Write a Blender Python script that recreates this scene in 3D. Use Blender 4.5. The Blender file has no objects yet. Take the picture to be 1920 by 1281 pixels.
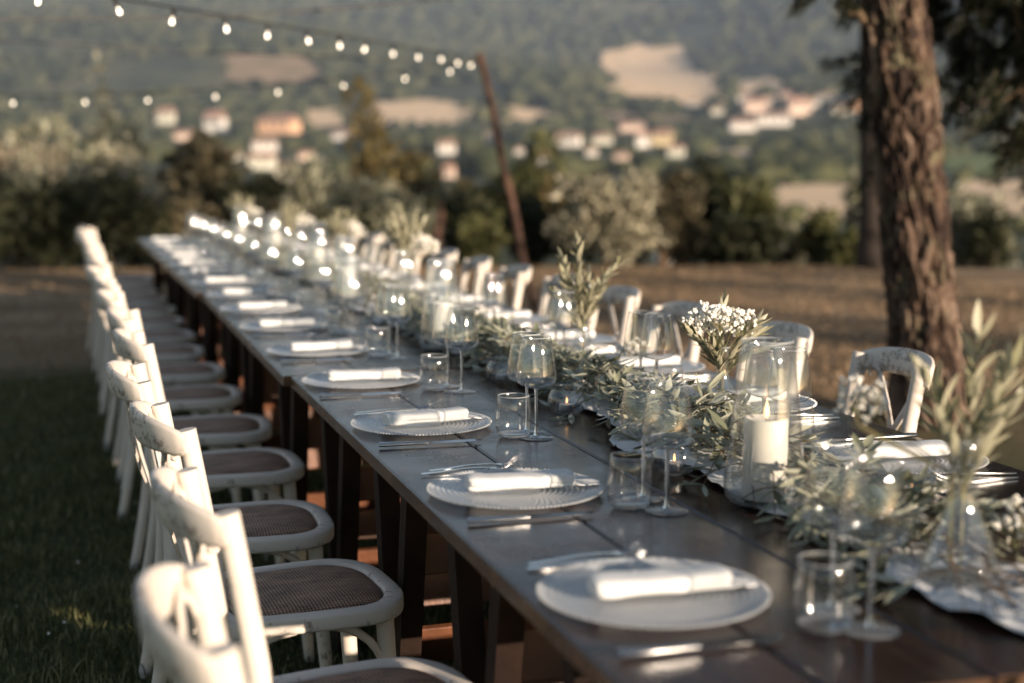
import bpy, math, random
import numpy as np
from mathutils import Vector, Matrix, noise as mnoise
R = math.radians
PI = math.pi
random.seed(7)
rng = np.random.default_rng(7)
S = bpy.context.scene
COL = S.collection

# ------------------------------------------------------------------ camera, world, sun, exposure
CAMP = Vector((-0.6127, 0.0, 1.3853))
PITCH, YAW, FPX = 0.1262, 0.3063, 2631.0
cam = bpy.data.cameras.new('camera')
cam_o = bpy.data.objects.new('camera', cam)
COL.objects.link(cam_o)
cam.sensor_width = 36.0
cam.lens = FPX / 1920 * 36
cam.clip_start = 0.05
cam.clip_end = 12000
cam_o.location = CAMP
cam_o.rotation_euler = (PI / 2 - PITCH, 0, -YAW)
cam.dof.use_dof = True
cam.dof.focus_distance = 3.12
cam.dof.aperture_fstop = 1.75
cam.dof.aperture_blades = 0
S.camera = cam_o

SUN_AZ, SUN_EL = R(26), R(10.5)          # azimuth measured from -Y towards +X
sun_dir = Vector((math.sin(SUN_AZ) * math.cos(SUN_EL), -math.cos(SUN_AZ) * math.cos(SUN_EL), math.sin(SUN_EL)))
W = bpy.data.worlds.new('World')
S.world = W
W.use_nodes = True
nt = W.node_tree
nt.nodes.clear()
sky = nt.nodes.new('ShaderNodeTexSky')
sky.sky_type = 'NISHITA'
sky.sun_disc = False
sky.sun_elevation = SUN_EL
sky.sun_rotation = math.atan2(sun_dir.x, sun_dir.y)
sky.altitude = 300
sky.air_density = 1.0
sky.dust_density = 0.3
sky.ozone_density = 1.0
bg = nt.nodes.new('ShaderNodeBackground')
bg.inputs['Strength'].default_value = 0.078
wo = nt.nodes.new('ShaderNodeOutputWorld')
hsv = nt.nodes.new('ShaderNodeHueSaturation')
hsv.inputs['Saturation'].default_value = 0.8
nt.links.new(sky.outputs[0], hsv.inputs['Color'])
nt.links.new(hsv.outputs[0], bg.inputs[0])
nt.links.new(bg.outputs[0], wo.inputs[0])

sun = bpy.data.lights.new('sun', 'SUN')
sun.energy = 4.4
sun.angle = R(0.5)
sun.color = (1.0, 0.81, 0.63)
sun_o = bpy.data.objects.new('sun', sun)
COL.objects.link(sun_o)
sun_o.rotation_euler = (-sun_dir).to_track_quat('-Z', 'Y').to_euler()

S.view_settings.view_transform = 'Standard'
S.view_settings.look = 'None'
S.view_settings.gamma = 1.0
S.view_settings.use_curve_mapping = False
S.view_settings.exposure = 1.05
S.render.engine = 'CYCLES'
S.cycles.max_bounces = 10
S.cycles.diffuse_bounces = 3
S.cycles.glossy_bounces = 4
S.cycles.transmission_bounces = 10
S.cycles.transparent_max_bounces = 96
S.cycles.volume_bounces = 0
S.cycles.sample_clamp_indirect = 7
S.cycles.caustics_reflective = False
S.cycles.caustics_refractive = False
S.cycles.use_denoising = True

# ------------------------------------------------------------------ picture rays (used only to look up world positions while building)
_r = np.array([math.cos(YAW), -math.sin(YAW), 0])
_f = np.array([math.sin(YAW) * math.cos(PITCH), math.cos(YAW) * math.cos(PITCH), -math.sin(PITCH)])
_u = np.cross(_r, _f)
C0 = np.array(CAMP)
FH = np.array([math.sin(YAW), math.cos(YAW), 0])
def ray(px, py):
    return _f + _r * (px - 960) / FPX + _u * (640.5 - py) / FPX
def at_depth(px, py, d):
    return C0 + ray(px, py) * d

# ------------------------------------------------------------------ mesh helpers
class MB:
    def __init__(s):
        s.v, s.f, s.m = [], [], []
    def add(s, V, F, mi=0):
        o = len(s.v)
        s.v.extend([tuple(map(float, p)) for p in V])
        s.f.extend([tuple(int(i) + o for i in f) for f in F])
        s.m.extend([mi] * len(F))
        return s
    def box(s, c, d, M=None, mi=0, bev=0.0):
        x, y, z = d[0] / 2, d[1] / 2, d[2] / 2
        if bev <= 0:
            V = [Vector((sx * x, sy * y, sz * z)) for sz in (-1, 1) for sx, sy in ((-1, -1), (1, -1), (1, 1), (-1, 1))]
            F = [(3, 2, 1, 0), (4, 5, 6, 7), (0, 1, 5, 4), (1, 2, 6, 5), (2, 3, 7, 6), (3, 0, 4, 7)]
        else:
            b = bev
            lv = [(-z, b), (-z + b, 0), (z - b, 0), (z, b)]
            V, F = [], []
            for (zz, i) in lv:
                V += [Vector((px, py, zz)) for px, py in ((-x + i, -y + i), (x - i, -y + i), (x - i, y - i), (-x + i, y - i))]
            for k in range(3):
                for j in range(4):
                    a = k * 4 + j; bb = k * 4 + (j + 1) % 4
                    F.append((a, bb, bb + 4, a + 4))
            F += [(3, 2, 1, 0), (12, 13, 14, 15)]
        if M is not None:
            V = [M @ p for p in V]
        V = [p + Vector(c) for p in V]
        return s.add(V, F, mi)
    def tube(s, pts, rad, n=8, caps=True, sq=(1, 1), up=(0, 0, 1), mi=0):
        pts = [Vector(p) for p in pts]
        if not hasattr(rad, '__len__'):
            rad = [rad] * len(pts)
        V, F = [], []
        upv = Vector(up)
        for i, p in enumerate(pts):
            t = (pts[min(i + 1, len(pts) - 1)] - pts[max(i - 1, 0)]).normalized()
            a = upv.cross(t)
            if a.length < 1e-4:
                a = Vector((1, 0, 0)).cross(t)
            a.normalize()
            b = t.cross(a)
            for k in range(n):
                an = 2 * PI * (k + .5) / n
                V.append(p + a * math.cos(an) * rad[i] * sq[0] + b * math.sin(an) * rad[i] * sq[1])
        for i in range(len(pts) - 1):
            for k in range(n):
                a0 = i * n + k; a1 = i * n + (k + 1) % n
                F.append((a0, a1, a1 + n, a0 + n))
        if caps:
            F.append(tuple(range(n - 1, -1, -1)))
            F.append(tuple(range((len(pts) - 1) * n, len(pts) * n)))
        return s.add(V, F, mi)
    def lathe(s, prof, n=32, c=(0, 0, 0), mi=0, closed=False):
        V, F = [], []
        for (r, z) in prof:
            for k in range(n):
                a = 2 * PI * k / n
                V.append((c[0] + r * math.cos(a), c[1] + r * math.sin(a), c[2] + z))
        m = len(prof)
        for i in range(m if closed else m - 1):
            j = (i + 1) % m
            for k in range(n):
                F.append((i * n + k, i * n + (k + 1) % n, j * n + (k + 1) % n, j * n + k))
        return s.add(V, F, mi)
    def mesh(s, name, mats, smooth=True, ang=38):
        me = bpy.data.meshes.new(name)
        me.from_pydata(s.v, [], s.f)
        if not isinstance(mats, (list, tuple)):
            mats = [mats]
        for m in mats:
            me.materials.append(m)
        if len(mats) > 1:
            me.polygons.foreach_set('material_index', s.m)
        if smooth:
            me.shade_smooth()
            me.set_sharp_from_angle(angle=R(ang))
        me.update()
        return me

def np_mesh(name, V, F, mat, smooth=False, attr=None):
    """V (n,3), F (m,k) arrays of equal sized faces; attr: per-vertex float attribute 'tone'."""
    V = np.asarray(V, np.float32); F = np.asarray(F, np.int32)
    me = bpy.data.meshes.new(name)
    me.vertices.add(len(V)); me.vertices.foreach_set('co', V.ravel())
    k = F.shape[1]
    me.loops.add(F.size); me.loops.foreach_set('vertex_index', F.ravel())
    me.polygons.add(len(F))
    me.polygons.foreach_set('loop_start', np.arange(0, F.size, k, dtype=np.int32))
    me.polygons.foreach_set('loop_total', np.full(len(F), k, np.int32))
    if smooth:
        me.polygons.foreach_set('use_smooth', np.ones(len(F), bool))
    if attr is not None:
        a = me.attributes.new('tone', 'FLOAT', 'POINT')
        a.data.foreach_set('value', np.asarray(attr, np.float32))
    me.materials.append(mat)
    me.update(calc_edges=True)
    me.validate()
    return me

def link(name, data, parent=None, loc=None, rot=None, scale=None, mat=None):
    o = bpy.data.objects.new(name, data)
    COL.objects.link(o)
    if parent is not None:
        o.parent = parent
    if mat is not None:
        o.matrix_local = mat
    else:
        if loc is not None: o.location = loc
        if rot is not None: o.rotation_euler = rot
        if scale is not None: o.scale = scale
    return o
def tag(o, label=None, cat=None, group=None, kind=None):
    if label: o['label'] = label
    if cat: o['category'] = cat
    if group: o['group'] = group
    if kind: o['kind'] = kind
    return o
def thing(name, label, cat, loc=(0, 0, 0), rz=0.0, group=None):
    o = link(name, None, None, loc, (0, 0, rz))
    return tag(o, label, cat, group)
ORD = 'first second third fourth fifth sixth seventh eighth ninth tenth eleventh twelfth thirteenth fourteenth fifteenth sixteenth seventeenth eighteenth nineteenth twentieth'.split()

# ------------------------------------------------------------------ materials
def new_mat(name):
    m = bpy.data.materials.new(name)
    m.use_nodes = True
    t = m.node_tree
    return m, t, t.nodes['Principled BSDF']
def N(t, typ, **kw):
    n = t.nodes.new(typ)
    for k, v in kw.items():
        if k.startswith('i_'):
            key = k[2:]
            key = int(key) if key.isdigit() else key.replace('_', ' ')
            n.inputs[key].default_value = v
        else:
            setattr(n, k, v)
    return n
def L(t, a, ao, b, bi):
    t.links.new(a.outputs[ao], b.inputs[bi])
def ramp(t, stops):
    r = t.nodes.new('ShaderNodeValToRGB')
    e = r.color_ramp.elements
    while len(e) < len(stops): e.new(0.5)
    for i, (p, c) in enumerate(stops):
        e[i].position = p
        e[i].color = (*c, 1) if len(c) == 3 else c
    return r
def simple(name, col, rough=0.5, metal=0.0, noise=None, bump=None, spec=0.5, coat=0.0, coords='Object', trans=0.0):
    """noise: (scale, second colour, low, high); bump: (scale, strength)"""
    m, t, b = new_mat(name)
    b.inputs['Base Color'].default_value = (*col, 1)
    b.inputs['Roughness'].default_value = rough
    b.inputs['Metallic'].default_value = metal
    b.inputs['Specular IOR Level'].default_value = spec
    b.inputs['Coat Weight'].default_value = coat
    b.inputs['Subsurface Weight'].default_value = 0
    tc = N(t, 'ShaderNodeTexCoord')
    if noise:
        n = N(t, 'ShaderNodeTexNoise', i_Scale=noise[0], i_Detail=5.0)
        L(t, tc, coords, n, 'Vector')
        r = ramp(t, [(noise[2], col), (noise[3], noise[1])])
        L(t, n, 'Fac', r, 0); L(t, r, 0, b, 'Base Color')
    if bump:
        n2 = N(t, 'ShaderNodeTexNoise', i_Scale=bump[0], i_Detail=4.0)
        L(t, tc, coords, n2, 'Vector')
        bp = N(t, 'ShaderNodeBump', i_Strength=bump[1], i_Distance=0.01)
        L(t, n2, 'Fac', bp, 'Height'); L(t, bp, 0, b, 'Normal')
    return m

def leaf_mat(name, c0, c1, back=None, rough=0.5, transl=0.25, spec=0.35, objrand=0.0):
    """leaf colour from the per-vertex tone plus object randomness, paler underside, some light through the blade"""
    m, t, b = new_mat(name)
    at = N(t, 'ShaderNodeAttribute', attribute_name='tone')
    oi = N(t, 'ShaderNodeObjectInfo')
    ad = N(t, 'ShaderNodeMath', operation='ADD')
    mu = N(t, 'ShaderNodeMath', operation='MULTIPLY'); mu.inputs[1].default_value = objrand
    L(t, oi, 'Random', mu, 0); L(t, at, 'Fac', ad, 0); L(t, mu, 0, ad, 1)
    md = N(t, 'ShaderNodeMath', operation='MINIMUM'); md.inputs[1].default_value = 1.0; L(t, ad, 0, md, 0)
    r = ramp(t, [(0.0, c0), (1.0, c1)])
    L(t, md, 0, r, 0)
    src = r
    if back:
        g = N(t, 'ShaderNodeNewGeometry')
        mx = N(t, 'ShaderNodeMixRGB'); mx.inputs[2].default_value = (*back, 1)
        L(t, g, 'Backfacing', mx, 0); L(t, r, 0, mx, 1)
        src = mx
    L(t, src, 0, b, 'Base Color')
    b.inputs['Roughness'].default_value = rough
    b.inputs['Specular IOR Level'].default_value = spec
    tr = N(t, 'ShaderNodeBsdfTranslucent'); L(t, src, 0, tr, 0)
    ms = N(t, 'ShaderNodeMixShader'); ms.inputs[0].default_value = transl
    out = t.nodes['Material Output']
    L(t, b, 0, ms, 1); L(t, tr, 0, ms, 2); L(t, ms, 0, out, 0)
    return m

def thin_glass(name, tint=(0.994, 0.996, 0.996), edge=(0.50, 0.53, 0.55), rough=0.06, ior=1.7, milky=0.0):
    m, t, b = new_mat(name)
    t.nodes.remove(b)
    out = t.nodes['Material Output']
    lw = N(t, 'ShaderNodeLayerWeight'); lw.inputs[0].default_value = 0.5
    r = ramp(t, [(0.78, tint), (1.0, edge)])
    L(t, lw, 'Facing', r, 0)
    tp = N(t, 'ShaderNodeBsdfTransparent'); L(t, r, 0, tp, 0)
    gl = N(t, 'ShaderNodeBsdfGlossy'); gl.distribution = 'BECKMANN'; gl.inputs['Roughness'].default_value = rough
    pw = N(t, 'ShaderNodeMath', operation='POWER'); pw.inputs[1].default_value = 5.0
    L(t, lw, 'Facing', pw, 0)
    f0 = ((ior - 1) / (ior + 1)) ** 2
    fr = N(t, 'ShaderNodeMath', operation='MULTIPLY_ADD'); fr.inputs[1].default_value = 1 - f0; fr.inputs[2].default_value = f0
    L(t, pw, 0, fr, 0)
    ms = N(t, 'ShaderNodeMixShader')
    L(t, fr, 0, ms, 0); L(t, tp, 0, ms, 1); L(t, gl, 0, ms, 2)
    last = ms
    if milky > 0:
        df = N(t, 'ShaderNodeBsdfDiffuse'); df.inputs[0].default_value = (0.82, 0.84, 0.85, 1)
        m2 = N(t, 'ShaderNodeMixShader'); m2.inputs[0].default_value = milky
        L(t, ms, 0, m2, 1); L(t, df, 0, m2, 2); last = m2
    L(t, last, 0, out, 0)
    return m
def solid_glass(name, rough=0.0):
    m, t, b = new_mat(name)
    b.inputs['Base Color'].default_value = (0.97, 0.98, 0.98, 1)
    b.inputs['Transmission Weight'].default_value = 1.0
    b.inputs['Roughness'].default_value = rough + 0.01
    b.inputs['IOR'].default_value = 1.47
    return m
def emit(name, col, s):
    m, t, b = new_mat(name)
    b.inputs['Base Color'].default_value = (0.8, 0.7, 0.5, 1)
    b.inputs['Emission Color'].default_value = (*col, 1)
    b.inputs['Emission Strength'].default_value = s
    return m

M = {}
M['glass'] = thin_glass('clear thin glass')
M['hglass'] = thin_glass('hurricane glass', (0.98, 0.985, 0.985), (0.42, 0.45, 0.47), 0.07, 1.85, 0.012)
M['baseglass'] = thin_glass('thick base glass', (0.97, 0.98, 0.985), (0.75, 0.78, 0.79), 0.07, 1.8, 0.10)  # milky white mixed in for the bright highlights of bases and feet
M['rim'] = thin_glass('glass rim', (0.97, 0.98, 0.985), (0.75, 0.78, 0.79), 0.06, 1.9, 0.28)  # stronger milky white paints the bright highlight line along each lip
M['sglass'] = solid_glass('clear solid glass')
M['plate'] = thin_glass('ridged plate glass', (0.95, 0.96, 0.97), (0.85, 0.87, 0.88), 0.16, 1.55, 0.30)
M['linen'] = simple('white linen', (0.70, 0.71, 0.71), 0.85, bump=(520, 0.5), spec=0.2)
M['steel'] = simple('polished steel', (0.62, 0.62, 0.62), 0.16, 1.0)
M['wax'] = simple('ivory wax', (0.72, 0.69, 0.62), 0.45, noise=(14, (0.68, 0.64, 0.56), .4, .7))
M['wax'].node_tree.nodes['Principled BSDF'].inputs['Subsurface Weight'].default_value = 0.15
M['wax'].node_tree.nodes['Principled BSDF'].inputs['Subsurface Radius'].default_value = (0.02, 0.012, 0.006)
M['white_wax'] = simple('white wax', (0.82, 0.82, 0.80), 0.4)
M['tin'] = simple('tin cup', (0.7, 0.7, 0.7), 0.3, 1.0)
M['wick'] = simple('burnt wick', (0.02, 0.018, 0.015), 0.9)
M['flame'] = emit('candle flame', (1.0, 0.46, 0.16), 1.7)
M['bulb'] = emit('lit bulb', (1.0, 0.82, 0.62), 4.5)
M['black'] = simple('black rubber', (0.012, 0.012, 0.013), 0.5)
M['gauze'] = simple('white gauze', (0.78, 0.78, 0.77), 0.9, bump=(260, 0.5), spec=0.1)
M['floret'] = simple('white floret', (0.82, 0.80, 0.74), 0.8, noise=(60, (0.70, 0.66, 0.54), .45, .75))
M['stem'] = simple('green stem', (0.14, 0.15, 0.06), 0.6, noise=(40, (0.22, 0.17, 0.08), .4, .6))
M['olive'] = leaf_mat('olive leaf', (0.12, 0.132, 0.078), (0.36, 0.36, 0.27), (0.42, 0.43, 0.35), 0.42, 0.12, 0.35, 0.62)
M['sprig'] = leaf_mat('olive sprig leaf', (0.13, 0.135, 0.06), (0.33, 0.31, 0.20), (0.40, 0.38, 0.27), 0.45, 0.2, 0.35, 0.62)

def paint_mat():
    m, t, b = new_mat('distressed cream paint')
    tc = N(t, 'ShaderNodeTexCoord')
    n1 = N(t, 'ShaderNodeTexNoise', i_Scale=9.0, i_Detail=6.0, i_Roughness=0.6)
    L(t, tc, 'Object', n1, 'Vector')
    base = ramp(t, [(0.35, (0.60, 0.54, 0.475)), (0.7, (0.68, 0.62, 0.555))])
    L(t, n1, 'Fac', base, 0)
    n2 = N(t, 'ShaderNodeTexNoise', i_Scale=46.0, i_Detail=8.0, i_Roughness=0.75)
    L(t, tc, 'Object', n2, 'Vector')
    n3 = N(t, 'ShaderNodeTexNoise', i_Scale=5.0, i_Detail=2.0)
    L(t, tc, 'Object', n3, 'Vector')
    mu = N(t, 'ShaderNodeMath', operation='MULTIPLY'); L(t, n2, 'Fac', mu, 0); L(t, n3, 'Fac', mu, 1)
    sc = ramp(t, [(0.335, (0, 0, 0)), (0.365, (1, 1, 1))]); L(t, mu, 0, sc, 0)
    mx = N(t, 'ShaderNodeMixRGB'); mx.inputs[2].default_value = (0.30, 0.25, 0.21, 1)
    L(t, sc, 0, mx, 0); L(t, base, 0, mx, 1)
    L(t, mx, 0, b, 'Base Color')
    b.inputs['Roughness'].default_value = 0.55
    bp = N(t, 'ShaderNodeBump', i_Strength=0.15, i_Distance=0.004)
    L(t, n2, 'Fac', bp, 'Height'); L(t, bp, 0, b, 'Normal')
    return m
M['paint'] = paint_mat()
def scuffed_mat():
    """crest rail paint: the same cream with one worn patch where hands grip the top of the rail"""
    m = M['paint'].copy(); m.name = 'cream paint with worn patch'
    t = m.node_tree
    b = t.nodes['Principled BSDF']
    old = b.inputs['Base Color'].links[0].from_node
    tc = N(t, 'ShaderNodeTexCoord')
    sp = N(t, 'ShaderNodeSeparateXYZ'); L(t, tc, 'Object', sp, 0)
    a = N(t, 'ShaderNodeMath', operation='ABSOLUTE')
    off = N(t, 'ShaderNodeMath', operation='ADD'); off.inputs[1].default_value = 0.035
    L(t, sp, 'Y', off, 0); L(t, off, 0, a, 0)
    wy = N(t, 'ShaderNodeMapRange'); wy.inputs['From Min'].default_value = 0.105; wy.inputs['From Max'].default_value = 0.055
    L(t, a, 0, wy, 0)
    wz = N(t, 'ShaderNodeMapRange'); wz.inputs['From Min'].default_value = 0.835; wz.inputs['From Max'].default_value = 0.855
    L(t, sp, 'Z', wz, 0)
    n = N(t, 'ShaderNodeTexNoise', i_Scale=42.0, i_Detail=6.0, i_Roughness=0.7, i_Distortion=1.2)
    L(t, tc, 'Object', n, 'Vector')
    m1 = N(t, 'ShaderNodeMath', operation='MULTIPLY'); L(t, wy, 0, m1, 0); L(t, wz, 0, m1, 1)
    m2 = N(t, 'ShaderNodeMath', operation='MULTIPLY'); L(t, m1, 0, m2, 0); L(t, n, 'Fac', m2, 1)
    rr = ramp(t, [(0.47, (0, 0, 0)), (0.53, (1, 1, 1))]); L(t, m2, 0, rr, 0)
    mx = N(t, 'ShaderNodeMixRGB'); mx.inputs[2].default_value = (0.27, 0.235, 0.21, 1)
    L(t, rr, 0, mx, 0); L(t, old, 0, mx, 1); L(t, mx, 0, b, 'Base Color')
    return m
M['scuffed'] = scuffed_mat()

def cane_mat():
    m, t, b = new_mat('woven rattan')
    tc = N(t, 'ShaderNodeTexCoord')
    nd = N(t, 'ShaderNodeTexNoise', i_Scale=60.0, i_Detail=2.0); L(t, tc, 'Object', nd, 'Vector')
    vm = N(t, 'ShaderNodeVectorMath', operation='MULTIPLY_ADD')
    vm.inputs[1].default_value = (0.003, 0.003, 0); L(t, nd, 'Color', vm, 0); L(t, tc, 'Object', vm, 2)
    wx = N(t, 'ShaderNodeTexWave', i_Scale=42.0); wx.bands_direction = 'X'
    wy = N(t, 'ShaderNodeTexWave', i_Scale=42.0); wy.bands_direction = 'Y'
    L(t, vm, 0, wx, 'Vector'); L(t, vm, 0, wy, 'Vector')
    df = N(t, 'ShaderNodeMath', operation='MULTIPLY'); L(t, wx, 'Fac', df, 0); L(t, wy, 'Fac', df, 1)
    mapn = N(t, 'ShaderNodeMapping'); mapn.inputs['Scale'].default_value = (14, 40, 1)
    L(t, tc, 'Object', mapn, 0)
    ns = N(t, 'ShaderNodeTexNoise', i_Scale=1.0, i_Detail=4.0); L(t, mapn, 0, ns, 'Vector')
    ml = N(t, 'ShaderNodeMath', operation='MULTIPLY_ADD'); ml.inputs[1].default_value = 0.8
    L(t, df, 0, ml, 0); L(t, ns, 'Fac', ml, 2)
    r = ramp(t, [(0.40, (0.045, 0.021, 0.013)), (0.75, (0.24, 0.125, 0.078)), (1.0, (0.50, 0.33, 0.22))])
    L(t, ml, 0, r, 0); L(t, r, 0, b, 'Base Color')
    b.inputs['Roughness'].default_value = 0.6
    bp = N(t, 'ShaderNodeBump', i_Strength=0.7, i_Distance=0.003)
    L(t, df, 0, bp, 'Height'); L(t, bp, 0, b, 'Normal')
    return m
M['cane'] = cane_mat()

def table_mat():
    m, t, b = new_mat('dark stained wood')
    tc = N(t, 'ShaderNodeTexCoord')
    oi = N(t, 'ShaderNodeObjectInfo')
    mp = N(t, 'ShaderNodeMapping'); mp.inputs['Scale'].default_value = (30, 1.6, 12)
    ad = N(t, 'ShaderNodeVectorMath', operation='ADD')
    L(t, tc, 'Object', ad, 0); L(t, oi, 'Random', ad, 1)
    L(t, ad, 0, mp, 0)
    n = N(t, 'ShaderNodeTexNoise', i_Scale=1.0, i_Detail=7.0, i_Roughness=0.6, i_Distortion=0.6); L(t, mp, 0, n, 'Vector')
    r = ramp(t, [(0.3, (0.009, 0.0042, 0.0030)), (0.55, (0.024, 0.0115, 0.0080)), (0.8, (0.055, 0.027, 0.018))])
    L(t, n, 'Fac', r, 0)
    pv = N(t, 'ShaderNodeMapRange'); pv.inputs['To Min'].default_value = 0.65; pv.inputs['To Max'].default_value = 1.5
    L(t, oi, 'Random', pv, 0)
    pm = N(t, 'ShaderNodeMixRGB', blend_type='MULTIPLY'); pm.inputs[0].default_value = 1.0
    L(t, r, 0, pm, 1); L(t, pv, 0, pm, 2)
    r = pm
    # worn raw wood along the side edges
    g = N(t, 'ShaderNodeNewGeometry')
    sx = N(t, 'ShaderNodeSeparateXYZ'); L(t, g, 'Normal', sx, 0)
    a = N(t, 'ShaderNodeMath', operation='ABSOLUTE'); L(t, sx, 'Z', a, 0)
    inv = N(t, 'ShaderNodeMapRange'); inv.inputs['From Min'].default_value = 0.92; inv.inputs['From Max'].default_value = 0.4
    L(t, a, 0, inv, 0)
    n2 = N(t, 'ShaderNodeTexNoise', i_Scale=7.0, i_Detail=6.0); L(t, tc, 'Object', n2, 'Vector')
    m2 = N(t, 'ShaderNodeMath', operation='MULTIPLY'); L(t, inv, 0, m2, 0); L(t, n2, 'Fac', m2, 1)
    r2 = ramp(t, [(0.3, (0, 0, 0)), (0.62, (1, 1, 1))]); L(t, m2, 0, r2, 0)
    mx = N(t, 'ShaderNodeMixRGB'); mx.inputs[2].default_value = (0.13, 0.075, 0.042, 1)
    L(t, r2, 0, mx, 0); L(t, r, 0, mx, 1); L(t, mx, 0, b, 'Base Color')
    n3 = N(t, 'ShaderNodeTexNoise', i_Scale=5.5, i_Detail=7.0, i_Roughness=0.65); L(t, tc, 'Object', n3, 'Vector')
    rr = N(t, 'ShaderNodeMapRange'); rr.inputs['From Min'].default_value = 0.3; rr.inputs['From Max'].default_value = 0.7; rr.inputs['To Min'].default_value = 0.13; rr.inputs['To Max'].default_value = 0.34
    L(t, n3, 'Fac', rr, 0); L(t, rr, 0, b, 'Roughness')
    b.inputs['Specular IOR Level'].default_value = 0.30
    bp = N(t, 'ShaderNodeBump', i_Strength=0.06, i_Distance=0.003)
    L(t, n, 'Fac', bp, 'Height'); L(t, bp, 0, b, 'Normal')
    return m
M['table'] = table_mat()
M['trestle'] = simple('red-brown trestle wood', (0.085, 0.030, 0.013), 0.5, noise=(8, (0.16, 0.058, 0.024), .35, .7), bump=(60, 0.2))
M['leg'] = simple('dark stained leg wood', (0.011, 0.0062, 0.0045), 0.75, spec=0.15, noise=(8, (0.026, 0.013, 0.008), .35, .7), bump=(60, 0.2))
M['pole'] = simple('weathered red-brown pole', (0.04, 0.019, 0.012), 0.8, noise=(7, (0.10, 0.046, 0.027), .35, .7), bump=(30, 0.4))

def bark_mat():
    m, t, b = new_mat('pine bark')
    at = N(t, 'ShaderNodeAttribute', attribute_name='tone')
    tc = N(t, 'ShaderNodeTexCoord')
    n = N(t, 'ShaderNodeTexNoise', i_Scale=38.0, i_Detail=7.0, i_Roughness=0.7); L(t, tc, 'Object', n, 'Vector')
    n2 = N(t, 'ShaderNodeTexNoise', i_Scale=6.0, i_Detail=4.0); L(t, tc, 'Object', n2, 'Vector')
    ad = N(t, 'ShaderNodeMath', operation='ADD'); L(t, at, 'Fac', ad, 0)
    mm = N(t, 'ShaderNodeMath', operation='MULTIPLY_ADD'); mm.inputs[1].default_value = 0.9; mm.inputs[2].default_value = -0.45
    L(t, n, 'Fac', mm, 0); L(t, mm, 0, ad, 1)
    r = ramp(t, [(0.0, (0.014, 0.009, 0.008)), (0.4, (0.038, 0.023, 0.017)), (0.72, (0.095, 0.059, 0.040)), (1.0, (0.22, 0.16, 0.12))])
    L(t, ad, 0, r, 0)
    r2 = ramp(t, [(0.55, (0, 0, 0)), (0.72, (1, 1, 1))]); L(t, n2, 'Fac', r2, 0)
    sc = N(t, 'ShaderNodeMath', operation='MULTIPLY'); sc.inputs[1].default_value = 0.5; L(t, r2, 0, sc, 0)
    mx = N(t, 'ShaderNodeMixRGB'); mx.inputs[2].default_value = (0.27, 0.25, 0.15, 1)
    L(t, sc, 0, mx, 0); L(t, r, 0, mx, 1); L(t, mx, 0, b, 'Base Color')
    b.inputs['Roughness'].default_value = 0.85
    b.inputs['Specular IOR Level'].default_value = 0.25
    bp = N(t, 'ShaderNodeBump', i_Strength=0.8, i_Distance=0.01); L(t, n, 'Fac', bp, 'Height'); L(t, bp, 0, b, 'Normal')
    return m
M['bark'] = bark_mat()
M['shadebark'] = simple('shade-darkened bark', (0.022, 0.015, 0.012), 0.9, noise=(14, (0.045, 0.03, 0.022), .4, .7), bump=(30, .6))  # bark colour darkened to stand in for shade under the crown
M['needle'] = leaf_mat('pine needles', (0.010, 0.014, 0.006), (0.032, 0.034, 0.013), None, 0.55, 0.12)
M['twig'] = simple('twig bark', (0.10, 0.062, 0.035), 0.8, noise=(30, (0.17, 0.11, 0.06), .4, .7))

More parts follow.
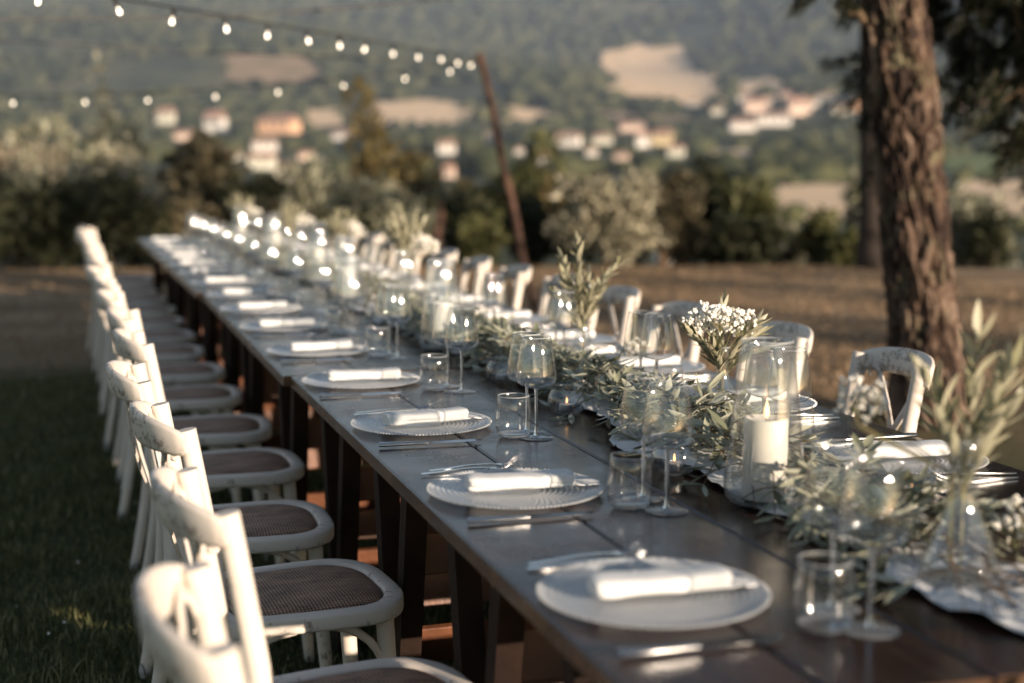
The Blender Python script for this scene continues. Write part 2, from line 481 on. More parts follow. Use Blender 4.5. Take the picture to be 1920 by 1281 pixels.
def ground_mat():
    """lawn: green by the tables, dry and brown farther out; dry fields and scrub green in the valley"""
    m, t, b = new_mat('lawn and valley ground')
    g = N(t, 'ShaderNodeNewGeometry')
    sp = N(t, 'ShaderNodeSeparateXYZ'); L(t, g, 'Position', sp, 0)
    n1 = N(t, 'ShaderNodeTexNoise', i_Scale=0.55, i_Detail=6.0, i_Roughness=0.65); L(t, g, 'Position', n1, 'Vector')
    n2 = N(t, 'ShaderNodeTexNoise', i_Scale=9.0, i_Detail=6.0, i_Roughness=0.7); L(t, g, 'Position', n2, 'Vector')
    mpv = N(t, 'ShaderNodeMapping'); mpv.inputs['Scale'].default_value = (0.12, 0.55, 1); mpv.inputs['Rotation'].default_value = (0, 0, 0.25)
    L(t, g, 'Position', mpv, 0)
    n3 = N(t, 'ShaderNodeTexNoise', i_Scale=1.6, i_Detail=5.0); L(t, mpv, 0, n3, 'Vector')
    green = ramp(t, [(0.3, (0.022, 0.032, 0.011)), (0.55, (0.045, 0.058, 0.021)), (0.8, (0.095, 0.085, 0.040))]); L(t, n2, 'Fac', green, 0)
    dry = ramp(t, [(0.3, (0.12, 0.078, 0.046)), (0.5, (0.28, 0.188, 0.11)), (0.75, (0.46, 0.32, 0.195))]); L(t, n3, 'Fac', dry, 0)
    dn = N(t, 'ShaderNodeMixRGB', blend_type='MULTIPLY'); dn.inputs[0].default_value = 0.55
    gr = ramp(t, [(0.25, (0.45, 0.45, 0.45)), (0.75, (1.2, 1.2, 1.2))]); L(t, n2, 'Fac', gr, 0)
    L(t, dry, 0, dn, 1); L(t, gr, 0, dn, 2)
    # dryness grows with distance from the tables
    ax = N(t, 'ShaderNodeMath', operation='MULTIPLY_ADD'); ax.inputs[1].default_value = 0.75
    L(t, sp, 'X', ax, 0); L(t, sp, 'Y', ax, 2)
    mr = N(t, 'ShaderNodeMapRange'); mr.inputs['From Min'].default_value = 7.2; mr.inputs['From Max'].default_value = 10.5
    L(t, ax, 0, mr, 0)
    ad = N(t, 'ShaderNodeMath', operation='MULTIPLY_ADD'); ad.inputs[1].default_value = 0.9; ad.inputs[2].default_value = -0.5
    L(t, n1, 'Fac', ad, 0)
    sm = N(t, 'ShaderNodeMath', operation='ADD', use_clamp=True); L(t, mr, 0, sm, 0); L(t, ad, 0, sm, 1)
    mx = N(t, 'ShaderNodeMixRGB'); L(t, sm, 0, mx, 0); L(t, green, 0, mx, 1); L(t, dn, 0, mx, 2)
    # the valley and the hills: scrub and woodland green
    nv = N(t, 'ShaderNodeTexNoise', i_Scale=0.006, i_Detail=8.0, i_Roughness=0.65); L(t, g, 'Position', nv, 'Vector')
    val = ramp(t, [(0.3, (0.022, 0.030, 0.018)), (0.45, (0.042, 0.050, 0.027)), (0.56, (0.10, 0.098, 0.050)), (0.70, (0.26, 0.21, 0.125))])
    L(t, nv, 'Fac', val, 0)
    ln = N(t, 'ShaderNodeVectorMath', operation='LENGTH'); L(t, g, 'Position', ln, 0)
    mv = N(t, 'ShaderNodeMapRange'); mv.inputs['From Min'].default_value = 24; mv.inputs['From Max'].default_value = 45
    L(t, ln, 'Value', mv, 0)
    m3 = N(t, 'ShaderNodeMixRGB'); L(t, mv, 0, m3, 0); L(t, mx, 0, m3, 1); L(t, val, 0, m3, 2)
    L(t, m3, 0, b, 'Base Color')
    b.inputs['Roughness'].default_value = 0.9
    b.inputs['Specular IOR Level'].default_value = 0.15
    bp = N(t, 'ShaderNodeBump', i_Strength=0.7, i_Distance=0.03); L(t, n2, 'Fac', bp, 'Height'); L(t, bp, 0, b, 'Normal')
    return m
M['ground'] = ground_mat()
M['grass'] = leaf_mat('grass blades', (0.034, 0.056, 0.017), (0.34, 0.30, 0.15), None, 0.6, 0.3, 0.2)
M['drygrass'] = leaf_mat('dry grass blades', (0.21, 0.14, 0.082), (0.47, 0.34, 0.21), None, 0.7, 0.2, 0.15)
M['field'] = simple('cut wheat field', (0.74, 0.54, 0.35), 0.95, noise=(0.03, (0.58, 0.44, 0.28), .45, .75), spec=0.1)
M['field2'] = simple('bare clay field', (0.30, 0.21, 0.14), 0.95, noise=(0.02, (0.20, 0.16, 0.09), .4, .65), spec=0.1)
M['meadow'] = simple('green meadow', (0.13, 0.17, 0.06), 0.95, noise=(0.05, (0.18, 0.20, 0.09), .35, .7), spec=0.1)
M['wood'] = leaf_mat('woodland crowns', (0.018, 0.026, 0.014), (0.085, 0.086, 0.040), None, 0.9, 0.0, 0.1)

# ------------------------------------------------------------------ terrain
UK = np.array([-300, 0, 19, 24, 34, 70, 140, 260, 420, 600, 800, 1000, 1250, 1500, 2000, 2600, 3300, 4300, 5200.0])
HK = np.array([0, 0, 0, -0.5, -1.6, -4.4, -7.3, -8.6, -6.5, -2.5, 4.0, 12.5, 28, 52, 118, 215, 360, 625, 800.0])
def vnoise(x, y, s, seed):
    a = np.zeros_like(x)
    r = np.random.default_rng(seed)
    for k in range(5):
        an = r.uniform(0, 2 * PI); ph = r.uniform(0, 2 * PI); fq = r.uniform(.6, 1.8)
        a = a + np.sin((x * math.cos(an) + y * math.sin(an)) * fq / s + ph)
    return a / 5
def terrain(X, Y):
    X = np.asarray(X, float); Y = np.asarray(Y, float)
    dx, dy = X - C0[0], Y - C0[1]
    u = dx * FH[0] + dy * FH[1]
    v = dx * FH[1] - dy * FH[0]
    rr = np.sqrt(u * u + 0.55 * v * v) * np.where(u < 0, -1, 1)
    h = np.interp(rr, UK, HK)
    # soften the corners of the profile
    h = 0.5 * h + 0.25 * (np.interp(rr * 1.04, UK, HK) + np.interp(rr * 0.96, UK, HK))
    w = np.clip((u - 900) / 1500, 0, 1)
    h = h + w * (vnoise(X, Y, 330, 3) * 62 + vnoise(X, Y, 120, 4) * 20)
    w2 = np.clip((u - 60) / 200, 0, 1) * (1 - w)
    h = h + w2 * vnoise(X, Y, 60, 5) * 0.9
    near = np.clip((u - 9) / 8, 0, 1) * np.clip((30 - u) / 8, 0, 1)
    return h + near * vnoise(X, Y, 2.2, 6) * 0.035
def hit(px, py):
    d = ray(px, py)
    d = d / (d @ FH)
    u = np.geomspace(18, 5000, 9000)
    P = C0[None] + u[:, None] * d[None]
    below = P[:, 2] < terrain(P[:, 0], P[:, 1])
    i = int(np.argmax(below)) if below.any() else len(u) - 1
    return P[i]
def on_ground(px, depth):
    """the point of the ground under picture column px at the given distance"""
    d = ray(px, 640.5)
    d = np.array([d[0], d[1], 0]); d = d / (d @ FH)
    P = C0 + d * depth
    return Vector((P[0], P[1], float(terrain(P[0], P[1]))))

az = np.unique(np.concatenate([np.linspace(-PI, -0.62, 28), np.linspace(-0.62, 0.62, 150), np.linspace(0.62, PI, 28)]))
rad = np.concatenate([[0.0], np.linspace(1.5, 30, 40), np.geomspace(31, 4100, 150)])
V = []
for a in az[:-1]:
    rmax = 4100 if abs(a) < 0.66 else 60
    rr_ = np.minimum(rad, rmax)
    ang = YAW + a
    x = C0[0] + rr_ * math.sin(ang); y = C0[1] + rr_ * math.cos(ang)
    V.append(np.stack([x, y, terrain(x, y)], 1))
V = np.array(V)
na, nr = V.shape[:2]
idx = np.arange(na * nr).reshape(na, nr)
ia = np.arange(na)
F = np.stack([idx[:, :-1], np.roll(idx, -1, 0)[:, :-1], np.roll(idx, -1, 0)[:, 1:], idx[:, 1:]], -1)
keep = np.array([abs(az[i]) < 0.66 for i in range(na)])
Fl = []
for i in range(na):
    a_ok = keep[i] and keep[(i + 1) % na]
    for j in range(nr - 1):
        if a_ok or rad[j + 1] <= 60:
            Fl.append(F[i, j][::-1])
gme = np_mesh('ground', V.reshape(-1, 3), np.array(Fl), M['ground'], True)
tag(link('ground', gme), 'lawn that falls away to the valley and rises into wooded hills', None, None, 'structure')

def drape(name, poly, mat, lift=0.5, label=None, n=26):
    """a field: the picture outline is looked up on the terrain and laid over it as a sheet"""
    Q = np.array([hit(*p) for p in poly])
    c = Q.mean(0)
    rings = []
    # densify the outline
    out = []
    m = len(Q)
    for i in range(m):
        for k in range(6):
            out.append(Q[i] + (Q[(i + 1) % m] - Q[i]) * k / 6)
    out = np.array(out)
    ext = float(np.linalg.norm(Q - c, axis=1).mean())
    jit = np.array([mnoise.noise(Vector((p[0] / ext * 2.3, p[1] / ext * 2.3, 3.1))) + .6 * mnoise.noise(Vector((p[0] / ext * 6, p[1] / ext * 6, 9.1))) for p in out])
    out = out + (out - c) * (jit * 0.38)[:, None]
    V, F = [], []
    K = 10
    for k in range(K + 1):
        f = 1 - k / K
        V.append(c + (out - c) * f)
    V = np.concatenate(V)
    V[:, 2] = terrain(V[:, 0], V[:, 1]) + lift
    mm = len(out)
    for k in range(K):
        for i in range(mm):
            a = k * mm + i; b = k * mm + (i + 1) % mm
            F.append((a, b, b + mm, a + mm))
    me = np_mesh(name, V, F, mat, True)
    # wind upward
    if me.polygons[0].normal.z < 0:
        me.flip_normals()
    tag(link(name, me), label, None, None, 'structure')
    return out

FIELDS = []
FIELDS.append(drape('wheat_field', [(1128, 122), (1200, 112), (1270, 112), (1320, 140), (1350, 160), (1340, 185), (1290, 196), (1210, 195), (1150, 180), (1130, 150)], M['field'], 2.0, 'pale cut field high on the wooded slope'))
FIELDS.append(drape('wheat_field', [(700, 200), (760, 188), (880, 196), (905, 212), (860, 228), (770, 240), (705, 235)], M['field'], 1.2, 'long pale field behind the tall dark shrub'))
FIELDS.append(drape('wheat_field', [(930, 200), (1020, 206), (1090, 228), (1060, 240), (960, 236)], M['field'], 1.2, 'pale field to the right of the leaning pole'))
FIELDS.append(drape('clay_field', [(410, 110), (480, 98), (560, 112), (620, 135), (590, 160), (500, 170), (420, 150)], M['field2'], 2.0, 'brown clearing among woods on the far slope'))
FIELDS.append(drape('wheat_field', [(1310, 292), (1350, 279), (1455, 279), (1462, 296), (1420, 306), (1320, 306)], M['field'], 0.5, 'narrow pale field between two hedgerows'))
FIELDS.append(drape('wheat_field', [(1432, 350), (1600, 346), (1640, 346), (1640, 392), (1570, 420), (1490, 420), (1440, 385)], M['field'], 0.3, 'pale field behind the round shrubs near the pine'))
FIELDS.append(drape('wheat_field', [(1780, 350), (1840, 332), (1990, 336), (1990, 462), (1900, 462), (1830, 400)], M['field'], 0.3, 'pale field to the right of the pine trunk'))
FIELDS.append(drape('green_meadow', [(1765, 300), (1840, 290), (1990, 288), (1990, 326), (1850, 328), (1770, 322)], M['meadow'], 0.4, 'green meadow seen under the low pine limb'))
FIELDS.append(drape('wheat_field', [(560, 205), (640, 205), (640, 235), (570, 245)], M['field'], 1.0, 'pale strip of field beside the orange house'))
FIELDS.append(drape('wheat_field', [(1380, 150), (1440, 150), (1480, 165), (1440, 180), (1385, 175)], M['field'], 1.2, 'small pale field above the village on the right'))
FIELDS.append(drape('clay_field', [(1100, 205), (1200, 215), (1330, 222), (1330, 240), (1200, 240), (1110, 232)], M['field2'], 0.8, 'brown field just above the village houses'))

# ------------------------------------------------------------------ haze
hz = MB()
hz.box((900, 2000, 330), (6600, 4400, 700))
hm = bpy.data.materials.new('valley haze'); hm.use_nodes = True
ht = hm.node_tree; ht.nodes.clear()
ho = ht.nodes.new('ShaderNodeOutputMaterial'); hv = ht.nodes.new('ShaderNodeVolumePrincipled')
hv.inputs['Color'].default_value = (0.60, 0.74, 0.99, 1)
hv.inputs['Density'].default_value = 0.000085
hv.inputs['Anisotropy'].default_value = 0.0
ht.links.new(hv.outputs[0], ho.inputs['Volume'])
haze = link('haze', hz.mesh('haze', hm, False))
tag(haze, 'thin blue evening haze over the valley', None, None, 'stuff')

HBOX = []
# ------------------------------------------------------------------ village houses
HOUSECOL = {}
def house_mat(c):
    k = tuple(c)
    if k not in HOUSECOL:
        HOUSECOL[k] = simple('stucco %d' % len(HOUSECOL), c, 0.85, noise=(0.6, tuple(v * .86 for v in c), .4, .7), spec=0.2)
    return HOUSECOL[k]
M['roof'] = simple('terracotta roof', (0.36, 0.20, 0.135), 0.85, noise=(2.0, (0.27, 0.16, 0.115), .35, .7))
M['pane'] = simple('dark window pane', (0.03, 0.035, 0.04), 0.15)
wm = MB(); wm.box((0, 0, 0), (1.1, 0.12, 1.5)); win_me = wm.mesh('window', M['pane'], False)
white, cream, orange, pink, yellow = (0.74, 0.70, 0.64), (0.68, 0.66, 0.54), (0.72, 0.45, 0.28), (0.72, 0.55, 0.44), (0.78, 0.62, 0.36)
HOUSES = [  # picture column, picture row of its foot, width, height in pixels, colour, label
    (312, 232, 34, 30, cream, 'small cream house on the hillside at the far left of the village'),
    (404, 248, 40, 40, white, 'white cube-like house above the shrubs left of the table'),
    (350, 262, 44, 18, pink, 'low pinkish house below the white cube-like house'),
    (524, 250, 74, 34, orange, 'long orange house above the white houses'),
    (497, 284, 46, 26, white, 'white house just below the long orange house'),
    (492, 318, 50, 34, cream, 'cream house in the middle of the cluster under the orange house'),
    (538, 338, 40, 34, white, 'pale house lowest of the cluster under the orange house'),
    (838, 288, 34, 26, white, 'white house between the tall dark shrub and the leaning pole'),
    (842, 334, 22, 30, pink, 'narrow pinkish house partly hidden by shrubs near the leaning pole'),
    (975, 290, 18, 16, white, 'tiny white house close to the right of the leaning pole'),
    (1018, 318, 28, 36, white, 'tall white house standing lowest to the right of the pole'),
    (1064, 274, 52, 26, white, 'wide white house with tiled roof in the middle of the valley'),
    (1130, 270, 38, 20, cream, 'small cream house beside the wide white house'),
    (1204, 276, 26, 30, white, 'narrow pale house touching the yellow house'),
    (1242, 272, 42, 30, yellow, 'sunlit yellow house in the middle of the valley'),
    (1268, 294, 32, 24, cream, 'low cream house in front of the yellow house'),
    (1185, 246, 50, 18, pink, 'low pinkish house behind the yellow house'),
    (1415, 210, 50, 26, pink, 'pink block with many floors in the right village'),
    (1392, 246, 52, 24, white, 'white shed at the left end of the right village'),
    (1450, 236, 70, 26, white, 'long white building in the middle of the right village'),
    (1496, 216, 50, 34, pink, 'broad pink building in the right village'),
    (1550, 190, 40, 16, cream, 'cream house highest in the right village'),
    (1612, 208, 38, 24, orange, 'small orange-pink house touching the left side of the pine trunk'),
    (1750, 208, 22, 22, white, 'small white house seen just right of the pine trunk'),
    (1797, 204, 24, 24, pink, 'pinkish house seen through the pine needles'),
    (1842, 204, 20, 24, orange, 'narrow orange house seen through the pine needles'),
    (1395, 190, 26, 14, white, 'tiny white house above the pink block in the right village'),
    (1440, 196, 28, 16, cream, 'tiny cream house above the long white building'),
    (1475, 184, 24, 14, pink, 'tiny pink house at the upper edge of the right village'),
    (1520, 200, 30, 16, white, 'pale house just above the broad pink building'),
    (1576, 214, 34, 18, cream, 'cream house between the pink building and the pine trunk'),
    (1345, 214, 26, 14, cream, 'cream house at the left end of the brown field edge'),
    (1110, 292, 24, 16, white, 'small white house below the small cream house in the valley'),
    (1165, 300, 26, 16, pink, 'small pink house low in the middle of the valley'),
    (925, 262, 30, 16, cream, 'cream house left of the top half of the leaning pole'),
    (640, 262, 34, 18, white, 'white house at the right end of the strip of pale field'),
    (575, 300, 30, 18, pink, 'pink house right of the white houses under the orange one'),
    (440, 300, 28, 18, cream, 'cream house left of the cluster under the orange house'),
    (1300, 200, 30, 14, cream, 'small cream farmhouse under the high pale field'),
]
for (px, py, w, h, c, lab) in HOUSES:
    P = hit(px, py)
    d = float((P - C0) @ _f)
    w *= .9
    wm_, hm_ = w * d / FPX, h * d / FPX
    HBOX.append((px, py, w, h, d))
    dp = wm_ * 0.7
    rz = -YAW + random.uniform(-.35, .2)
    t = thing('village_house', lab, 'house', (P[0], P[1], P[2] - .4), rz, 'village houses in the valley')
    b = MB(); b.box((0, 0, hm_ * .33), (wm_, dp, hm_ * .66)); link('wall', b.mesh('wall', house_mat(c), False), t)
    ro = MB(); e = wm_ * .05; zz = hm_ * .66
    x, y = wm_ / 2 + e, dp / 2 + e
    ro.add([(-x, -y, zz), (x, -y, zz), (x, y, zz), (-x, y, zz), (-x * .8, 0, hm_ * 1.02), (x * .8, 0, hm_ * 1.02), (-x, -y, zz + .25), (x, -y, zz + .25), (x, y, zz + .25), (-x, y, zz + .25)],
           [(3, 2, 1, 0), (0, 1, 7, 6), (1, 2, 8, 7), (2, 3, 9, 8), (3, 0, 6, 9), (6, 7, 5, 4), (8, 9, 4, 5), (7, 8, 5), (9, 6, 4)])
    rf = link('roof', ro.mesh('roof', M['roof'], False), t)
    ch = MB(); ch.box((wm_ * .2, dp * .12, hm_ * 1.0), (wm_ * .06, wm_ * .06, hm_ * .22)); link('chimney', ch.mesh('chimney', house_mat(c), False), rf)
    nw = max(2, int(wm_ / 4))
    for k in range(min(nw, 4)):
        s = hm_ / 7
        link('window', win_me, t, (wm_ * ((k + .5) / min(nw, 4) - .5), -dp / 2 - .01, hm_ * .48), None, (s, 1, s))

# ------------------------------------------------------------------ woods on the hills (one uncountable mass)
def blob_cloud(name, P, sizes, mat, seed, squash=0.8):
    t = (1 + 5 ** .5) / 2
    ico = np.array([(-1, t, 0), (1, t, 0), (-1, -t, 0), (1, -t, 0), (0, -1, t), (0, 1, t), (0, -1, -t), (0, 1, -t), (t, 0, -1), (t, 0, 1), (-t, 0, -1), (-t, 0, 1)]) / math.sqrt(1 + t * t)
    fc = np.array([(0, 11, 5), (0, 5, 1), (0, 1, 7), (0, 7, 10), (0, 10, 11), (1, 5, 9), (5, 11, 4), (11, 10, 2), (10, 7, 6), (7, 1, 8), (3, 9, 4), (3, 4, 2), (3, 2, 6), (3, 6, 8), (3, 8, 9), (4, 9, 5), (2, 4, 11), (6, 2, 10), (8, 6, 7), (9, 8, 1)])
    r = np.random.default_rng(seed)
    n = len(P)
    j = 1 + r.uniform(-.3, .3, (n, 12, 1))
    V = ico[None] * j * sizes[:, None, None] * np.array([1, 1, squash])[None, None] + P[:, None, :]
    F = fc[None] + (np.arange(n) * 12)[:, None, None]
    tone = np.repeat(r.uniform(0, 1, n), 12)
    return np_mesh(name, V.reshape(-1, 3), F.reshape(-1, 3), mat, False, tone)
def in_poly(x, y, poly):
    c = False
    j = len(poly) - 1
    for i in range(len(poly)):
        if (poly[i][1] > y) != (poly[j][1] > y) and x < (poly[j][0] - poly[i][0]) * (y - poly[i][1]) / (poly[j][1] - poly[i][1]) + poly[i][0]:
            c = not c
        j = i
    return c
def hides_house(P, size):
    d = float((np.array(P) - C0) @ _f)
    sx = 960 + FPX * float((np.array(P) - C0) @ _r) / d
    sy = 640.5 - FPX * float((np.array(P) - C0) @ _u) / d
    e = FPX * size / d
    return any(abs(sx - px) < w / 2 + e and py - h - e < sy < py + e and d < hd + 12 for (px, py, w, h, hd) in HBOX)
pts, szs = [], []
r = np.random.default_rng(11)
while len(pts) < 7500:
    u = 520 * (4200 / 520) ** r.uniform() ; v = r.uniform(-0.46, 0.46) * u
    x = C0[0] + FH[0] * u + FH[1] * v; y = C0[1] + FH[1] * u - FH[0] * v
    dens = mnoise.noise(Vector((x / 210, y / 210, 1.7))) + 0.25 * mnoise.noise(Vector((x / 60, y / 60, 4)))
    if dens < (0.16 if u < 1100 else -0.18) + r.uniform(-.1, .1): continue
    if any(in_poly(x, y, f) for f in FIELDS): continue
    s = r.uniform(4, 8) * (0.8 + u / 1900)
    q = (x, y, float(terrain(x, y)) + s * .35)
    if hides_house(q, s): continue
    pts.append(q); szs.append(s)
wl = link('woodland', blob_cloud('woodland', np.array(pts), np.array(szs), M['wood'], 5))
tag(wl, 'dark woods covering the far hills', None, None, 'stuff')

# hedgerows and copses down in the valley, still too far to tell trunk from trunk
pts, szs = [], []
for (x0, y0, x1, y1, n, s0, s1) in [(1425, 343, 1645, 336, 150, 4.0, 6.5), (1440, 318, 1640, 310, 110, 4, 7), (1380, 268, 1630, 258, 150, 5, 9), (1060, 285, 1320, 285, 110, 3, 6),
                                    (1290, 320, 1430, 318, 60, 3, 5), (1760, 285, 1990, 270, 70, 4, 6), (0, 262, 480, 258, 90, 3, 6), (560, 268, 900, 262, 70, 3, 6), (1000, 315, 1290, 322, 90, 2.5, 4.5), (960, 262, 1120, 270, 40, 3, 5),
                                    (1340, 205, 1640, 205, 50, 5, 8), (700, 250, 1000, 250, 60, 4, 6), (200, 225, 480, 222, 60, 5, 8)]:
    for k in range(n):
        f = r.uniform()
        P = hit(x0 + (x1 - x0) * f, y0 + (y1 - y0) * f + r.uniform(-5, 5))
        s = r.uniform(s0, s1) * .8
        q = (P[0], P[1], P[2] + s * .5)
        if hides_house(q, s * .8): continue
        pts.append(q); szs.append(s)
for fl_ in FIELDS:
    for q in fl_[::2]:
        if r.uniform() < .62:
            d_ = float((np.array((q[0], q[1], q[2])) - C0) @ _f); s = r.uniform(.5, 1.0) * (2.0 + d_ / 260)
            q = (q[0] + r.normal(0, s * .6), q[1] + r.normal(0, s * .6), float(terrain(q[0], q[1])) + s * .45)
            if not hides_house(q, s * .8): pts.append(q); szs.append(s)
hl = link('hedgerow_trees', blob_cloud('hedgerow_trees', np.array(pts), np.array(szs), M['wood'], 6, 0.95))
tag(hl, 'dark hedgerows and copses between the valley fields', None, None, 'stuff')

# ------------------------------------------------------------------ foliage builder for shrubs and trees
def leaf_cloud(lobes, n, size, seed, aspect=0.5, up=0.0):
    """n leaf-sized blades spread through ellipsoid lobes [(cx,cy,cz, rx,ry,rz)]; mostly towards the shell"""
    r = np.random.default_rng(seed)
    lobes = np.array(lobes, float)
    vol = lobes[:, 3] * lobes[:, 4] * lobes[:, 5]
    pick = r.choice(len(lobes), n, p=vol / vol.sum())
    d = r.normal(size=(n, 3)); d /= np.linalg.norm(d, axis=1)[:, None]
    rad_ = r.uniform(0.25, 1.0, n) ** 0.45
    ph = r.uniform(0, 6.28, 3)
    bump = 1 + 0.18 * np.sin(d[:, 0] * 5 + pick + ph[0]) + 0.16 * np.sin(d[:, 2] * 7 + pick * 2 + ph[1]) + 0.14 * np.sin(d[:, 1] * 6 + pick * 3)
    P = lobes[pick, :3] + d * (rad_ * bump)[:, None] * lobes[pick, 3:]
    # blade axes
    ax = d + r.normal(size=(n, 3)) * 0.9; ax[:, 2] += up
    ax /= np.linalg.norm(ax, axis=1)[:, None]
    sd = np.cross(ax, r.normal(size=(n, 3))); sd /= np.linalg.norm(sd, axis=1)[:, None]
    ln = size * r.uniform(.6, 1.3, n)[:, None]; wd = ln * aspect * .5
    V = np.stack([P, P + ax * ln * .5 + sd * wd, P + ax * ln, P + ax * ln * .45 - sd * wd], 1)
    tone = r.uniform(0, .45, n) + 0.35 * (0.5 + 0.5 * np.sin(pick * 1.7 + P[:, 2] * 2))
    return V.reshape(-1, 3), np.arange(4 * n).reshape(n, 4), np.repeat(tone, 4)

M['b_dark'] = leaf_mat('dark shrub leaves', (0.010, 0.014, 0.008), (0.070, 0.072, 0.034), None, 0.6, 0.15, 0.2)
M['b_olive'] = leaf_mat('grey olive leaves', (0.085, 0.09, 0.055), (0.27, 0.26, 0.175), (0.28, 0.275, 0.20), 0.6, 0.15, 0.2)
M['b_pale'] = leaf_mat('pale olive leaves', (0.14, 0.13, 0.08), (0.38, 0.345, 0.24), (0.38, 0.35, 0.26), 0.6, 0.15, 0.2)
M['b_ochre'] = leaf_mat('ochre leaves', (0.040, 0.034, 0.014), (0.23, 0.175, 0.068), None, 0.6, 0.2, 0.2)
M['b_brown'] = leaf_mat('brown shrub leaves', (0.032, 0.030, 0.017), (0.17, 0.14, 0.082), None, 0.6, 0.15, 0.2)
M['b_green'] = leaf_mat('mid green leaves', (0.022, 0.032, 0.012), (0.16, 0.155, 0.062), None, 0.6, 0.2, 0.2)
M['reed'] = leaf_mat('straw reed', (0.22, 0.175, 0.12), (0.40, 0.33, 0.24), None, 0.7, 0.25, 0.2)

def shrub(name, label, cat, px, depth, w, top, mat, seed, n=1500, leaf=.16, kind='round', aspect=.5, group=None, base_lift=0.0):
    """w, top: width and picture row of the top at that distance; the stems stand on the ground"""
    g = on_ground(px, depth)
    ztop = float(at_depth(px, top, depth)[2])
    ww = w * depth / FPX
    H = max(0.5, ztop - g.z)
    t = thing(name, label, cat, g, -YAW, group)
    r = random.Random(seed)
    lobes = []
    if kind == 'round':
        lobes.append((0, 0, H * .45, ww * .30, ww * .26, H * .36))
        for k in range(16):
            a = r.uniform(0, 2 * PI); q = r.uniform(.13, .26); e = r.uniform(.5, 1.1)
            lobes.append((math.cos(a) * ww * .33 * e, math.sin(a) * ww * .24 * e, H * r.uniform(.2, .86), ww * q * .55, ww * q * .5, H * q * .62))
    elif kind == 'tall':
        for k in range(9):
            f = k / 8
            q = .42 * (1 - .55 * f) * r.uniform(.75, 1.1)
            lobes.append((r.uniform(-.16, .16) * ww, r.uniform(-.1, .1) * ww, H * (.12 + .82 * f), ww * q, ww * q * .8, H * .13))
    elif kind == 'loose':
        for k in range(12):
            lobes.append((r.uniform(-.4, .4) * ww, r.uniform(-.25, .25) * ww, H * r.uniform(.25, .88), ww * r.uniform(.1, .2), ww * r.uniform(.1, .18), H * r.uniform(.1, .2)))
    V, F, tone = leaf_cloud(lobes, n, leaf, seed, aspect, 0.35)
    V[:, 2] = np.maximum(V[:, 2], 0.01)
    crown = 'crown' if cat == 'tree' else 'foliage'
    link(crown, np_mesh(crown, V, F, M[mat], False, tone), t)
    st = MB()
    for k in range(5 if cat != 'tree' else 3):
        a = r.uniform(0, 2 * PI)
        ex = Vector((math.cos(a) * ww * .2, math.sin(a) * ww * .16, H * r.uniform(.5, .8)))
        st.tube([(math.cos(a) * .05, math.sin(a) * .05, -.1), ex * .4 + Vector((0, 0, H * .1)), ex], [.035 * max(1, H / 3), .025 * max(1, H / 3), .008], 6)
    nm = 'trunk' if cat == 'tree' else 'stem'
    link(nm, st.mesh(nm, M['twig']), t)
    return t
shrub('dark_shrub', 'big near-black shrub behind the far left lawn, left of the chair row', 'shrub', 95, 21.5, 330, 300, 'b_dark', 1, 3000, .17)
shrub('dark_shrub', 'dark shrub with soft top at the picture edge, left of the biggest near-black one', 'shrub', -60, 20.6, 230, 290, 'b_dark', 2, 1500, .17)
shrub('dark_shrub', 'dark shrub directly behind the far end of the chair row', 'shrub', 250, 21.2, 210, 325, 'b_dark', 3, 2000, .16)
shrub('olive_tree', 'pale grey-green olive rising behind the near-black shrub', 'tree', 130, 27, 300, 215, 'b_olive', 4, 2600, .2, 'loose')
shrub('poplar_tree', 'slim pale poplar top standing above the left shrubs', 'tree', 212, 33, 62, 148, 'b_pale', 5, 900, .22, 'tall')
shrub('brown_shrub', 'brownish loose shrub behind the far table end', 'shrub', 385, 23.5, 190, 262, 'b_brown', 6, 2000, .17, 'loose')
shrub('brown_shrub', 'low brown shrub just left of the table end', 'shrub', 350, 21.3, 150, 345, 'b_brown', 7, 1300, .15)
shrub('dark_shrub', 'dark round shrub straight behind the far table end', 'shrub', 470, 22.0, 170, 318, 'b_dark', 8, 2000, .16)
shrub('olive_tree', 'olive tree with grey-green crown below the pale hillside houses', 'tree', 590, 29, 190, 282, 'b_olive', 9, 2200, .19)
shrub('olive_tree', 'broad grey-green olive standing low behind the table flowers', 'tree', 700, 23.5, 240, 318, 'b_olive', 10, 2600, .17)
shrub('cypress_shrub', 'tall ochre and brown tree rising in front of the long pale field', 'tree', 690, 31, 150, 172, 'b_ochre', 11, 2600, .2, 'tall')
shrub('ochre_tree', 'ochre-green tree filling the gap left of the leaning pole', 'tree', 800, 28, 180, 235, 'b_ochre', 12, 2200, .18, 'loose')
shrub('dark_shrub', 'dark shrub left of the foot of the leaning pole', 'shrub', 860, 21.8, 190, 340, 'b_dark', 13, 2200, .16)
shrub('green_shrub', 'mid-green shrub with yellowish lower leaves by the leaning pole', 'shrub', 900, 20.8, 110, 390, 'b_green', 14, 1400, .13)
shrub('green_tree', 'green and ochre tree directly behind the leaning pole', 'tree', 985, 26, 190, 238, 'b_green', 15, 2600, .18)
shrub('dark_shrub', 'dark shrub right of the foot of the leaning pole', 'shrub', 995, 21.6, 130, 355, 'b_dark', 16, 1500, .15)
shrub('pale_olive_shrub', 'wide pale olive shrub in the middle of the lawn edge', 'shrub', 1145, 20.6, 250, 322, 'b_pale', 17, 4200, .14)
shrub('dark_tree', 'dark tree with bare ochre stem right of the wide pale shrub', 'tree', 1330, 24, 150, 298, 'b_dark', 18, 2200, .17)
shrub('green_tree', 'green leafy tree between the dark tree and the pale field', 'tree', 1405, 23, 150, 305, 'b_green', 19, 2200, .16)
shrub('dark_shrub', 'low dark shrub in front of the green leafy tree', 'shrub', 1395, 20.9, 190, 398, 'b_dark', 20, 1800, .14)
